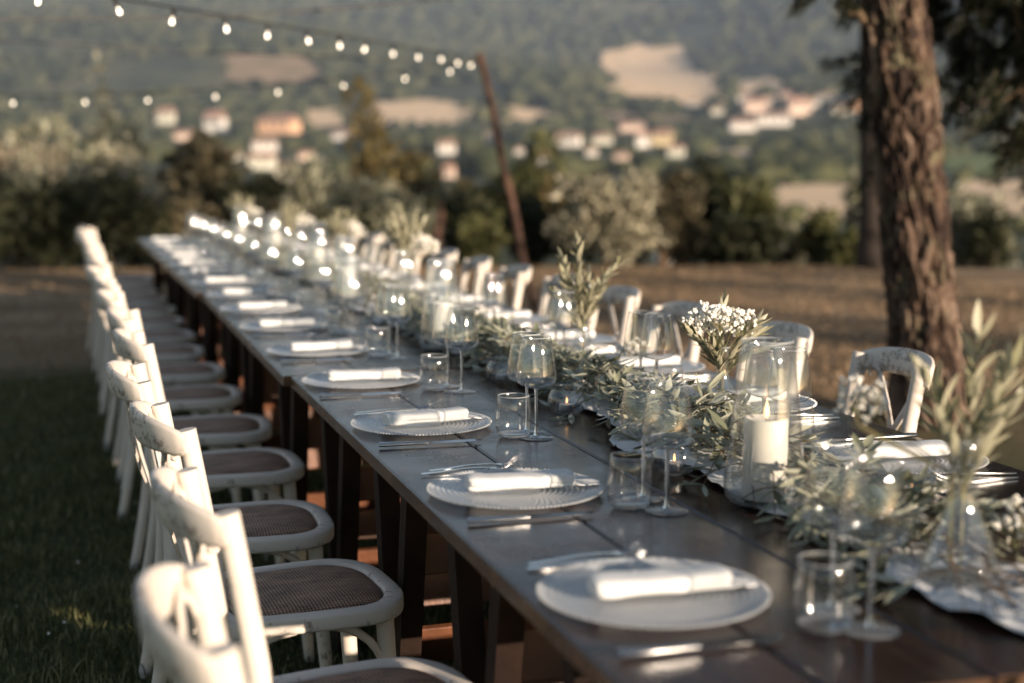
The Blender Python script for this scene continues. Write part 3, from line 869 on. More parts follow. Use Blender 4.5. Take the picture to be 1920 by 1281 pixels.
shrub('round_shrub', 'round grey-green shrub in front of the pale field', 'shrub', 1530, 21.5, 92, 388, 'b_green', 21, 1500, .13)
shrub('olive_tree', 'grey olive tree touching the left side of the pine trunk', 'tree', 1625, 23, 130, 322, 'b_olive', 22, 2000, .16)
shrub('brown_shrub', 'rounded brown-green shrub right of the pine trunk', 'shrub', 1815, 21.5, 165, 345, 'b_olive', 23, 2200, .15)
shrub('dark_shrub', 'dark lower half-hidden shrub to the right of the pine trunk', 'shrub', 1850, 20.8, 90, 395, 'b_dark', 24, 1000, .13)
shrub('brown_shrub', 'reddish brown shrub between the pale shrub and the dark tree', 'shrub', 1275, 21.4, 80, 350, 'b_brown', 25, 1300, .14)

for (px, dp_, w, top, m_, knd, lab, sd) in [
    (30, 23.5, 260, 268, 'b_olive', 'round', 'grey-green shrub behind the near-black shrub at the far left', 31),
    (300, 25.5, 190, 258, 'b_pale', 'loose', 'pale loose shrub between the slim poplar and the brown shrub', 32),
    (430, 27, 190, 262, 'b_olive', 'round', 'olive shrub behind the dark round shrub at the table end', 33),
    (560, 21.4, 170, 372, 'b_brown', 'round', 'low brown-green shrub under the grey-green olive crown', 34),
    (650, 20.9, 150, 392, 'b_dark', 'round', 'low dark shrub right behind the far glasses', 35),
    (760, 21.0, 140, 372, 'b_olive', 'loose', 'low olive shrub left of the short brown post', 36),
    (1060, 23.5, 160, 312, 'b_ochre', 'loose', 'ochre-green shrub filling the gap left of the wide pale shrub', 37),
    (1240, 23.0, 150, 316, 'b_brown', 'loose', 'brown twiggy shrub rising behind the wide pale shrub', 38),
    (1470, 22.4, 90, 412, 'b_olive', 'round', 'small olive shrub between the leafy tree and the round shrub', 39),
    (1580, 21.0, 80, 432, 'b_green', 'round', 'lowest green shrub left of the pine trunk', 40)]:
    shrub('wild_shrub', lab, 'shrub', px, dp_, w, top, m_, sd, 1600, .15, knd)
# tall reed plumes at the far left
rt = thing('reed_clump', 'tall straw-coloured reeds with plumes at the left picture edge', 'reeds', on_ground(40, 24), -YAW)
V, F, tn = [], [], []
rr = random.Random(3)
for k in range(95):
    x, y = rr.gauss(-.1, .38), rr.uniform(-.4, .4)
    h = rr.uniform(1.2, 2.35)
    lx = rr.uniform(-.25, .25)
    o = len(V)
    w_ = .012
    V += [(x - w_, y, 0), (x + w_, y, 0), (x + lx + w_, y, h), (x + lx - w_, y, h)]
    F.append((o, o + 1, o + 2, o + 3)); tn += [rr.random()] * 4
    for q in range(10):
        o = len(V); a = rr.uniform(0, 6.28); s = rr.uniform(.08, .16); z = h - .5 + q * .055
        V += [(x + lx, y, z), (x + lx + math.cos(a) * s * .4, y + math.sin(a) * s * .4, z + s * .6), (x + lx + math.cos(a) * s * .5, y + math.sin(a) * s * .5, z + s * 1.4), (x + lx + math.cos(a + .7) * s * .3, y + math.sin(a + .7) * s * .3, z + s * .6)]
        F.append((o, o + 1, o + 2, o + 3)); tn += [rr.random()] * 4
link('foliage', np_mesh('foliage', V, F, M['reed'], False, tn), rt)

# pale stones at the lawn edge
M['stone'] = simple('pale stone', (0.62, 0.60, 0.57), 0.9, bump=(20, .5))
def stone(px, py, w, label, seed):
    P = hit(px, py); d = float((P - C0) @ _f)
    s = w * d / FPX / 2
    b = MB()
    V = []; n, k = 12, 6
    r = random.Random(seed)
    pr = [(math.sin(PI * i / k) * s * r.uniform(.9, 1.1), -math.cos(PI * i / k) * s * .5) for i in range(k + 1)]
    b.lathe(pr, n)
    b.v = [(x * r.uniform(.88, 1.1), y * r.uniform(.88, 1.1), z) for x, y, z in b.v]
    o = link('stone', b.mesh('stone', M['stone']), None, (P[0], P[1], P[2] + s * .35))
    tag(o, label, 'stone')
stone(1250, 494, 52, 'whitish stone on the lawn edge under the wide pale shrub', 1)
stone(1505, 484, 60, 'flat pale stone at the lawn edge near the round shrub', 2)

# ------------------------------------------------------------------ the pine in front of the lawn
pine = thing('pine_tree', 'leaning pine with deeply furrowed bark and low dark limbs', 'tree', (3.80, 6.44, 0))
def trunk_axis(z):
    return Vector((-0.058 * z - 0.006 * z * z + .015 * math.sin(z * 1.3), 0.125 * z + .012 * math.sin(z * 2), z))
def trunk_r(z):
    return 0.186 + 0.07 * math.exp(-max(z, 0) * 6) - 0.009 * max(z, 0) * .5
NT, NZ = 190, 430
zz = np.linspace(-.15, 5.2, NZ); th = np.linspace(0, 2 * PI, NT, endpoint=False)
rg = np.random.default_rng(21)
npl = 1150
ft = rg.uniform(0, 2 * PI, npl); fz = rg.uniform(-.3, 5.4, npl)
ftone = rg.uniform(0.1, .95, npl)
T_, Z_ = np.meshgrid(th, zz)
warp = .035 * np.sin(Z_ * 9 + 2.5 * np.sin(T_ * 3)) + .05 * np.sin(T_ * 5 + Z_ * 14) + .08 * np.sin(Z_ * 1.7) + .03 * np.sin(Z_ * 37 + T_ * 11)
A_ = (T_ + warp * 1.6) * .17 * 3.0; B_ = Z_ * .45 + .03 * np.sin(T_ * 6 + 1.3)
f1 = np.full(T_.shape, 9.0); f2 = np.full(T_.shape, 9.0); tone_ = np.zeros(T_.shape)
for s in (-1, 0, 1):
    for k in range(npl):
        a0 = (ft[k] + s * 2 * PI) * .17 * 3.0; b0 = fz[k] * .45
        i0, i1 = np.searchsorted(zz, [fz[k] - .45, fz[k] + .45])
        if i1 <= i0: continue
        if s != 0 and 0.9 < ft[k] < 2 * PI - .9: continue
        d = np.sqrt((A_[i0:i1] - a0) ** 2 + (B_[i0:i1] - b0) ** 2)
        m1 = d < f1[i0:i1]
        f2[i0:i1] = np.where(m1, f1[i0:i1], np.minimum(f2[i0:i1], d))
        f1[i0:i1] = np.where(m1, d, f1[i0:i1])
        tone_[i0:i1] = np.where(m1, ftone[k], tone_[i0:i1])
edge = np.clip((f2 - f1) / .042, 0, 1)
edge = edge * edge * (3 - 2 * edge)
hgt = -.032 + .040 * edge + .004 * (tone_ - .5) + .0022 * np.sin(T_ * 40 + Z_ * 31) * np.sin(Z_ * 57)
AX = np.array([trunk_axis(z) for z in zz]); RR = np.array([trunk_r(z) for z in zz])
rad_ = RR[:, None] + hgt
V = np.stack([AX[:, 0:1] + rad_ * np.cos(T_), AX[:, 1:2] + rad_ * np.sin(T_), AX[:, 2:3] + 0 * T_], -1).reshape(-1, 3)
ix = np.arange(NZ * NT).reshape(NZ, NT)
F = np.stack([ix[:-1], np.roll(ix, -1, 1)[:-1], np.roll(ix, -1, 1)[1:], ix[1:]], -1).reshape(-1, 4)
link('trunk', np_mesh('trunk', V, F, M['bark'], True, tone_.ravel()), pine)
# limbs with needle sprays
def needle_spray(V, F, tn, p, d, r, ln, n):
    for k in range(n):
        a = Vector((r.gauss(0, 1), r.gauss(0, 1), r.gauss(0, .8))) * .55 + d
        a.normalize()
        s = a.cross(Vector((r.gauss(0, 1), r.gauss(0, 1), r.gauss(0, 1)))).normalized()
        q = p + Vector((r.gauss(0, .02), r.gauss(0, .02), r.gauss(0, .02)))
        l = ln * r.uniform(.6, 1.2); w = .0050
        o = len(V)
        V += [tuple(q - s * w), tuple(q + s * w), tuple(q + a * l)]
        F.append((o, o + 1, o + 2)); tn += [r.random() * .9] * 3
lm = MB(); NV, NF, NTn = [], [], []
rr = random.Random(9)
LIMBS = [  # start height, points relative to the trunk axis
    (3.3, [(.35, -.15, -.05), (.62, -.25, -.55), (.78, -.32, -1.15), (.86, -.36, -1.75)]),
    (3.2, [(.45, -.1, -.05), (.85, -.2, -.45), (1.15, -.3, -.95), (1.35, -.4, -1.6)]),
    (3.0, [(.3, -.2, -.02), (.55, -.35, -.25), (.78, -.45, -.6), (.95, -.55, -1.0)]),
    (2.9, [(.3, .1, -.1), (.5, .15, -.3), (.68, .12, -.65), (.8, .1, -1.05)]),
    (2.8, [(.3, -.1, .0), (.6, -.2, -.15), (.85, -.3, -.4), (1.05, -.4, -.8)]),
    (2.95, [(.45, .15, .02), (.9, .2, -.2), (1.3, .15, -.6), (1.6, .1, -1.2)]),
    (3.1, [(.5, .0, -.05), (.95, .0, -.5), (1.1, -.1, -1.0), (1.15, -.15, -1.65)]),
    (3.6, [(.6, .3, .0), (1.2, .5, -.3), (1.7, .5, -.9), (2.0, .45, -1.7)]),
    (2.72, [(.35, -.15, .06), (.7, -.28, .0), (1.05, -.4, -.15), (1.4, -.5, -.4)]),
    (2.08, [(-.22, -.02, .07), (-.34, -.05, .12), (-.46, -.1, .2), (-.6, -.16, .3)]),
    (3.1, [(.3, .3, -.1), (.5, .5, -.5), (.62, .65, -1.0), (.7, .75, -1.5)]),
    (4.2, [(-.8, -.3, .3), (-1.6, -.7, .3), (-2.2, -1.0, .1), (-2.6, -1.3, -.1)]),
    (4.4, [(.8, .8, .4), (1.6, 1.6, .5), (2.3, 2.2, .3), (2.7, 2.6, .0)]),
    (4.6, [(-.5, .9, .4), (-1.0, 1.8, .5), (-1.3, 2.5, .3), (-1.5, 3.0, .1)]),
    (4.7, [(.6, -.8, .4), (1.2, -1.7, .6), (1.6, -2.4, .4), (1.9, -3.0, .2)]),
]
for li, (z0, rel) in enumerate(LIMBS):
    a = trunk_axis(z0)
    pts = [a] + [a + Vector(p) for p in rel]
    fine = []
    for i in range(len(pts) - 1):
        for k in range(5):
            fine.append(pts[i].lerp(pts[i + 1], k / 5) + Vector((rr.gauss(0, .012), rr.gauss(0, .012), rr.gauss(0, .012))))
    fine.append(pts[-1])
    r0 = .035 if li != 9 else .026
    lm.tube(fine, [r0 * (1 - .8 * i / (len(fine) - 1)) for i in range(len(fine))], 7)
    for i in range(4 if li not in (9,) else 14, len(fine)):
        p = fine[i]; dirv = (fine[i] - fine[i - 1]).normalized()
        for s in range(4 if li not in (9,) else 1):
            sd = Vector((rr.gauss(0, 1), rr.gauss(0, 1), rr.gauss(-.35, .5))).normalized()
            L_ = rr.uniform(.15, .42) if li != 9 else rr.uniform(.1, .2)
            e = p + (dirv * .5 + sd).normalized() * L_
            lm.tube([p, p.lerp(e, .5) + Vector((0, 0, .02)), e], [.006, .005, .003], 4, False)
            for q in (.4, .6, .8, 1.0):
                needle_spray(NV, NF, NTn, p.lerp(e, q), ((e - p).normalized() + Vector((0, 0, -.15))), rr, .10, 30)
link('limb', lm.mesh('limb', M['twig']), pine)
link('crown', np_mesh('crown', NV, NF, M['needle'], False, NTn), pine)
CV, CF, CT = leaf_cloud([(-.2, .8, 5.6, 2.6, 2.6, 1.3), (-1.9, .2, 4.4, 1.6, 1.5, .8), (1.7, .4, 4.6, 1.6, 1.6, .9), (-.6, 2.2, 5.0, 1.6, 1.6, .9), (.4, -1.0, 4.6, 1.4, 1.4, .8), (-.4, .9, 7.2, 2.0, 2.0, 1.2), (-1.3, -.6, 3.3, 1.0, .9, .45)], 9000, .22, 88, .22)
link('crown', np_mesh('crown', CV, CF, M['needle'], False, CT), pine)

# a second dark trunk farther back
def tree_trunk(name, label, px, depth, wpx, ztop, lean, seed):
    g = on_ground(px, depth)
    t = thing(name, label, 'tree', g, 0)
    r = wpx * depth / FPX / 2
    b = MB()
    pts = [(lean * z / 4, 0, z) for z in (-.2, 0, .3, 1, 2, 3, 4, ztop)]
    b.tube(pts, [r * 1.5, r * 1.3, r * 1.1, r, r, r * .95, r * .9, r * .7], 14)
    link('trunk', b.mesh('trunk', M['shadebark']), t)
    V, F, tn = leaf_cloud([(lean, 0, ztop + .6, 2.2, 2.2, 1.4), (lean + 1, .5, ztop + 1, 1.6, 1.4, 1), (lean - 1.2, -.3, ztop + .8, 1.5, 1.5, 1)], 2200, .25, seed, .3)
    link('crown', np_mesh('crown', V, F, M['needle'], False, tn), t)
tree_trunk('pine_tree', 'dark slim pine trunk half hidden behind the big furrowed pine', 1634, 18.4, 54, 5.5, -.15, 4)
def grove_pine(x, y, seed, label):
    t = thing('pine_tree', label, 'tree', (x, y, 0), 0)
    b = MB(); b.tube([(0.03 * math.sin(z * 2), 0, z) for z in (-.2, 0, .3, 1, 2, 3, 4.5, 6, 7.5)], [.3, .24, .2, .18, .17, .16, .14, .1, .05], 14)
    link('trunk', b.mesh('trunk', M['shadebark']), t)
    q = random.Random(seed)
    lobes = [(q.uniform(-1.5, 1.5), q.uniform(-1.5, 1.5), q.uniform(1.7, 7), q.uniform(.7, 1.3), q.uniform(.7, 1.3), q.uniform(.2, .5)) for _ in range(12)]
    V, F, tn = leaf_cloud(lobes, 5000, .24, seed, .22)
    link('crown', np_mesh('crown', V, F, M['needle'], False, tn), t)
grove_pine(8.6, 3.0, 1, 'pine standing on the right lawn outside the picture, nearer one')
grove_pine(11.5, 5.5, 2, 'pine standing on the right lawn outside the picture, farther one')

# ------------------------------------------------------------------ lawn grass (uncountable)
def blades(name, n, area, hmin, hmax, w, mat, seed, label, clump=None, keep=None):
    r = np.random.default_rng(seed)
    x = r.uniform(area[0], area[1], n); y = r.uniform(area[2], area[3], n)
    if keep is not None:
        k = keep(x, y, r); x, y = x[k], y[k]; n = len(x)
    cl = 0.5 + 0.5 * np.sin(x * 5.1 + 2 * np.sin(y * 3.7)) * np.sin(y * 6.3 + 1.5 * np.sin(x * 4.4))
    h = r.uniform(hmin, hmax, n) * (0.45 + 0.75 * cl)
    a = r.uniform(0, 2 * PI, n); ln = r.uniform(.2, 1.0, n) * h
    z = terrain(x, y)
    dx, dy = np.cos(a), np.sin(a)
    wv = w * r.uniform(.6, 1.3, n)
    sx, sy = -dy * wv, dx * wv
    B0 = np.stack([x - sx, y - sy, z - .004], 1); B1 = np.stack([x + sx, y + sy, z - .004], 1)
    M0 = np.stack([x + dx * ln * .35 - sx * .8, y + dy * ln * .35 - sy * .8, z + h * .62], 1)
    M1 = np.stack([x + dx * ln * .35 + sx * .8, y + dy * ln * .35 + sy * .8, z + h * .62], 1)
    T0 = np.stack([x + dx * ln - sx * .1, y + dy * ln - sy * .1, z + h], 1); T1 = np.stack([x + dx * ln + sx * .1, y + dy * ln + sy * .1, z + h], 1)
    V = np.stack([B0, B1, M0, M1, T0, T1], 1).reshape(-1, 3)
    i = (np.arange(n) * 6)[:, None]
    F = np.concatenate([i + np.array([[0, 1, 3, 2]]), i + np.array([[2, 3, 5, 4]])])
    tone = np.repeat(np.where(r.uniform(size=n) < .10, r.uniform(.6, 1, n), r.beta(1.3, 4.0, n)), 6)
    o = link(name, np_mesh(name, V, F, mat, False, tone))
    tag(o, label, None, None, 'stuff')
blades('grass', 120000, (-2.0, 1.4, 1.2, 9.5), .02, .060, .0026, M['grass'], 1, 'dark green lawn grass around the chairs and table')
blades('grass', 45000, (-2.6, 9.5, 6.5, 20.5), .02, .06, .0055, M['drygrass'], 2, 'short dry grass on the sunlit lawn',
       keep=lambda x, y, r: (y + .75 * x + r.normal(0, 1.2, len(x))) > 8.2)
# clover heads
r = np.random.default_rng(8)
P = np.stack([r.uniform(-1.3, .2, 34), r.uniform(2.8, 8, 34), r.uniform(.02, .04, 34)], 1)
cl = link('clover', blob_cloud('clover', P, r.uniform(.0025, .0055, 34), M['floret'], 3))
tag(cl, 'small white clover heads in the dark lawn', None, None, 'stuff')

# ------------------------------------------------------------------ tables
TABLES = [(1.40, 4.115, 0.0, 0.0), (4.135, 6.985, -0.02, 0.0), (7.0, 9.62, -0.02, -0.04), (9.635, 12.25, -0.04, -0.06)]
TW = 1.24
H = 0.76
PLX = [0, .234, .452, .70, .955, TW]
TREST = [(1.75, 2.42, 3.12, 3.86), (4.62, 5.75, 6.62), (7.42, 8.3, 9.3), (9.95, 11.3)]
TL = ['dark plank trestle table nearest to the camera', 'dark plank trestle table second from the near end', 'dark plank trestle table third from the near end', 'dark plank trestle table at the far end of the row']
def leg_mesh():
    b = MB()
    for s in (-1,):
        Mx = Matrix.Rotation(R(-12), 3, 'X')
        b.box((0, .085, .345), (.05, .055, .70), Mx, 0, .004)
    return b.mesh('leg', M['leg'])
leg_a = leg_mesh()
bm_ = MB(); bm_.box((0, 0, 0), (1.12, .06, .05), None, 0, .004); beam_me = bm_.mesh('beam', M['trestle'])
bm_ = MB(); bm_.box((0, 0, 0), (1.06, .022, .095), None, 0, .003); board_me = bm_.mesh('cross_board', M['trestle'])
for ti, (y0, y1, xa, xb) in enumerate(TABLES):
    t = thing('trestle_table', TL[ti], 'table', (0, 0, 0), 0, 'tables set end to end')
    sh = (xb - xa)
    for k in range(5):
        b = MB()
        dz = random.uniform(-.0012, .0012)
        x0, x1 = PLX[k] + .0026, PLX[k + 1] - .0026
        ns = 10
        sec = [(x0, H - .032), (x1, H - .032), (x1, H - .004), (x1 - .004, H), (x0 + .004, H), (x0, H - .004)]
        V, F = [], []
        for i in range(ns + 1):
            f = i / ns; y = y0 + (y1 - y0) * f
            cup = .0006 * math.sin(f * 9 + k)
            for (xx, z) in sec:
                V.append((xx + xa + sh * f, y, z + dz + cup - (.0 if z < H - .01 else 0)))
        m_ = len(sec)
        for i in range(ns):
            for j in range(m_):
                a = i * m_ + j; c = i * m_ + (j + 1) % m_
                F.append((a, a + m_, c + m_, c))
        F.append(tuple(range(m_))); F.append(tuple(range(ns * m_ + m_ - 1, ns * m_ - 1, -1)))
        b.add(V, F)
        link('plank', b.mesh('plank', M['table'], True, 30), t)
    for yy in TREST[ti]:
        xo = xa + sh * (yy - y0) / (y1 - y0)
        for xx in (.10, TW - .10):
            link('leg', leg_a, t, (xo + xx, yy - .0, 0))
            link('leg', leg_a, t, (xo + xx, yy, 0), (0, 0, PI))
        link('beam', beam_me, t, (xo + TW / 2, yy, H - .0595))
        link('cross_board', board_me, t, (xo + TW / 2, yy - .155, .20), (R(-12), 0, 0))
        link('cross_board', board_me, t, (xo + TW / 2, yy + .155, .20), (R(12), 0, 0))
        link('cross_board', board_me, t, (xo + TW / 2, yy - .085, .50), (R(-12), 0, 0))

# ------------------------------------------------------------------ bentwood cross-back chairs
def chaikin(P, it):
    P = [np.array(p, float) for p in P]
    for _ in range(it):
        Q = []
        for i in range(len(P)):
            a, b = P[i], P[(i + 1) % len(P)]
            Q += [a * .75 + b * .25, a * .25 + b * .75]
        P = Q
    return np.array(P)
seat_out = chaikin([(-.205, -.155), (-.205, .155), (-.175, .19), (.06, .212), (.16, .205), (.218, .125), (.222, 0), (.218, -.125), (.16, -.205), (.06, -.212), (-.175, -.19)], 3)
seat_c = np.array([.01, 0])
def ring(sc, z):
    return [(*(seat_c + (p - seat_c) * sc), z) for p in seat_out]
def loft(rings, close=False, cap=False):
    b = MB(); n = len(rings[0]); V = [p for r_ in rings for p in r_]; F = []
    m = len(rings)
    for i in range(m if close else m - 1):
        j = (i + 1) % m
        for k in range(n):
            F.append((i * n + k, i * n + (k + 1) % n, j * n + (k + 1) % n, j * n + k))
    if cap:
        F.append(tuple(range((m - 1) * n, m * n)))
    return b.add(V, F)
seat_frame_me = loft([ring(.80, .427), ring(.975, .425), ring(.995, .428), ring(1.0, .433), ring(1.0, .4535), ring(.995, .458), ring(.98, .460), ring(.84, .461), ring(.818, .458), ring(.805, .447)], True).mesh('seat_frame', M['paint'], True, 50)
cane_me = loft([ring(.812, .450), ring(.80, .4555), ring(.74, .461), ring(.6, .4655), ring(.4, .468), ring(.2, .469), ring(.02, .4692)], False, True).mesh('cane_panel', M['cane'], True, 60)
def leg_front(s):
    b = MB(); b.tube([(.158, s * .150, .428), (.164, s * .154, .30), (.178, s * .164, .12), (.188, s * .172, 0)], [.0195, .019, .017, .0135], 12); return b.mesh('leg', M['paint'])
def stile(s):
    b = MB()
    ctrl = [(-.262, .182, 0), (-.232, .176, .15), (-.205, .172, .33), (-.198, .169, .46), (-.206, .166, .58), (-.224, .164, .70), (-.252, .164, .862)]
    pts = []
    for i in range(len(ctrl) - 1):
        for k in range(4):
            f = k / 4
            p = [np.array(ctrl[max(0, min(len(ctrl) - 1, i + o))]) for o in (-1, 0, 1, 2)]
            q = .5 * ((2 * p[1]) + (-p[0] + p[2]) * f + (2 * p[0] - 5 * p[1] + 4 * p[2] - p[3]) * f * f + (-p[0] + 3 * p[1] - 3 * p[2] + p[3]) * f ** 3)
            pts.append((q[0], s * q[1], q[2]))
    pts.append((ctrl[-1][0], s * ctrl[-1][1], ctrl[-1][2]))
    n = len(pts)
    b.tube(pts, [.0165 + .0025 * min(1, i / 10) for i in range(n)], 10, True, (1.05, .92), (0, 1, 0))
    return b.mesh('stile', M['paint'], True, 45)
def crest():
    b = MB(); V, F = [], []
    n = 30; sec = 12
    for i in range(n + 1):
        t = -1 + 2 * i / n
        ph = t * R(64)
        y = .186 * math.sin(ph) / math.sin(R(64))
        bow = (math.cos(ph) - math.cos(R(64))) / (1 - math.cos(R(64)))
        x = -.258 - .066 * bow
        hh = .0365 * (1 - .36 * abs(t) ** 3) * (1 if abs(t) < .97 else .75)
        th_ = .0095 * (1 if abs(t) < .97 else .7)
        zc = .836 + .014 * (1 - t * t)
        nx, ny = -math.cos(ph * .85), math.sin(ph * .85)
        for k in range(sec):
            a = 2 * PI * k / sec
            ca, sa = math.cos(a), math.sin(a)
            oz = hh * math.copysign(abs(sa) ** .55, sa); on = th_ * math.copysign(abs(ca) ** .7, ca)
            V.append((x + nx * on - oz * .16, y + ny * on, zc + oz))
    for i in range(n):
        for k in range(sec):
            F.append((i * sec + k, i * sec + (k + 1) % sec, (i + 1) * sec + (k + 1) % sec, (i + 1) * sec + k))
    F.append(tuple(range(sec - 1, -1, -1))); F.append(tuple(range(n * sec, (n + 1) * sec)))
    b.add(V, F)
    return b.mesh('crest_rail', M['scuffed'], True, 60)
def cross_strip(s):
    b = MB()
    pts = []
    n = 14
    for i in range(n + 1):
        f = i / n
        y = s * (.142 - .272 * f); z = .845 - .375 * f
        x = -.284 + .084 * f - .022 * math.sin(PI * f) + (.006 if s > 0 else -.006)
        pts.append((x, y, z))
    # hooked top end
    hook = [(-.254, s * .150, .802), (-.262, s * .152, .822), (-.274, s * .149, .838)]
    b.tube(hook + pts[1:], .0085, 8, True, (1.55, .62), (1, 0, .2))
    return b.mesh('back_slat', M['paint'], True, 50)
def rivet(s):
    b = MB(); b.lathe([(.0001, .010), (.006, .008), (.0085, .003), (.009, 0)], 10); me = b.mesh('rivet', M['paint']); return me
def brace(p0, p1, p2):
    b = MB(); pts = []
    for i in range(9):
        f = i / 8
        a = Vector(p0).lerp(Vector(p1), f); c = Vector(p1).lerp(Vector(p2), f); pts.append(a.lerp(c, f))
    b.tube(pts, .0095, 8); return b.mesh('brace', M['paint'])
BR = [brace((.165, .155, .26), (.155, .155, .41), (.01, .162, .425)), brace((.165, -.155, .26), (.155, -.155, .41), (.01, -.162, .425)),
      brace((.166, .154, .27), (.166, .145, .41), (.168, .03, .424)), brace((.166, -.154, .27), (.166, -.145, .41), (.168, -.03, .424)),
      brace((-.212, .178, .27), (-.19, .17, .41), (-.04, .172, .425)), brace((-.212, -.178, .27), (-.19, -.17, .41), (-.04, -.172, .425))]
CH = [('seat_frame', seat_frame_me), ('cane_panel', cane_me), ('leg', leg_front(1)), ('leg', leg_front(-1)), ('stile', stile(1)), ('stile', stile(-1)), ('crest_rail', crest()), ('back_slat', cross_strip(1)), ('back_slat', cross_strip(-1))] + [('brace', m) for m in BR]
rv = rivet(1)
def chair(x, y, rz, label, group):
    t = thing('bentwood_chair', label, 'chair', (x, y, float(terrain(x, y))), rz, group)
    for nm, me in CH:
        link(nm, me, t)
    for s in (-1, 1):
        link('rivet', rv, t, (-.274, s * .155, .806), (0, -PI / 2, s * .5))
    return t
LEFT_Y = [1.66, 2.29, 2.99, 3.62, 4.36, 5.02, 5.76, 6.45, 7.15, 7.85, 8.55, 9.25, 9.95, 10.65, 11.35, 11.95]
jr = random.Random(5)
for i, y in enumerate(LEFT_Y):
    ex = ['blurred closest to camera', 'with scuffed crest rail', 'showing its whole seat', 'with chipped seat corner'][i] if i < 4 else ('last before the far shrubs' if i == len(LEFT_Y) - 1 else 'with woven seat')
    chair(-.178 - (.045 if i == 0 else 0) + jr.uniform(-.022, .022) - (.02 if i > 9 else 0), y, jr.uniform(-.11, .11) + (-.06 if i == 0 else 0), 'cream bentwood chair %s, %s from the front, left row' % (ex, ORD[i]), 'chairs along the left side of the table')
chair(.64, .93, PI / 2, 'unseen cream bentwood chair added at the table head to shade the lawn', 'chairs along the left side of the table')  # added out of view to block the low sun under the table
RIGHT_Y = [3.27, 3.91, 4.60, 5.28, 5.98, 6.62, 7.28, 7.98, 8.68, 9.38, 10.08, 10.78, 11.48]
rl = ['with worn crest before the pine trunk', 'behind the white florets', 'half hidden by the white florets', 'behind the tall olive sprig']
for i, y in enumerate(RIGHT_Y):
    ex = rl[i] if i < 4 else 'facing the camera side'
    chair(1.235 + jr.uniform(-.02, .02), y, PI + jr.uniform(-.06, .06) + (-.12 if i == 0 else 0), 'cream cross-back chair %s, %s from the front, right row' % (ex, ORD[i]), 'chairs along the right side of the table')

# ------------------------------------------------------------------ place settings
def charger_mesh():
    nr_, na_ = 110, 240
    V, F = [], []
    for i in range(nr_ + 1):
        rr_ = .003 + .162 * i / nr_
        for k in range(na_):
            a = 2 * PI * k / na_
            z = .005 + .0065 * (rr_ / .165) ** 3
            if rr_ > .05:
                z += .0012 * math.sin(rr_ * 2 * PI / .0105) * (0.55 + .45 * math.cos(60 * a + PI * int(rr_ / .0105)))
            if i >= nr_ - 3:
                z += .0022 * (0.5 + .5 * math.cos(60 * a))
            V.append((rr_ * math.cos(a), rr_ * math.sin(a), z))
    for i in range(nr_):
        for k in range(na_):
            F.append((i * na_ + k, i * na_ + (k + 1) % na_, (i + 1) * na_ + (k + 1) % na_, (i + 1) * na_ + k))
    base = len(V)
    pr = [(.165, .0095), (.120, .003), (.06, .0005), (.004, .0005)]
    for (rr_, z) in pr:
        for k in range(na_):
            a = 2 * PI * k / na_
            V.append((rr_ * math.cos(a), rr_ * math.sin(a), z))
    for i in range(3):
        for k in range(na_):
            F.append((base + i * na_ + k, base + (i + 1) * na_ + k, base + (i + 1) * na_ + (k + 1) % na_, base + i * na_ + (k + 1) % na_))
    for k in range(na_):
        F.append((nr_ * na_ + k, nr_ * na_ + (k + 1) % na_, base + (k + 1) % na_, base + k)[::-1])
    return np_mesh('charger_plate', V, F, M['plate'], True)
charger_me = charger_mesh()
bd = MB()
bd.lathe([(.0001, -.0034), (.0024, -.0024), (.0034, 0), (.0024, .0024), (.0001, .0034)], 6)
def beads_mesh():
    b = MB()
    for k in range(132):
        a = 2 * PI * k / 132
        b.lathe([(.0003, -.0022), (.0025, -.0006), (.0021, .0015), (.0003, .0024)], 6, (.1665 * math.cos(a), .1665 * math.sin(a), .0115))
    return b.mesh('beaded_rim', M['plate'])
beads_me = beads_mesh()

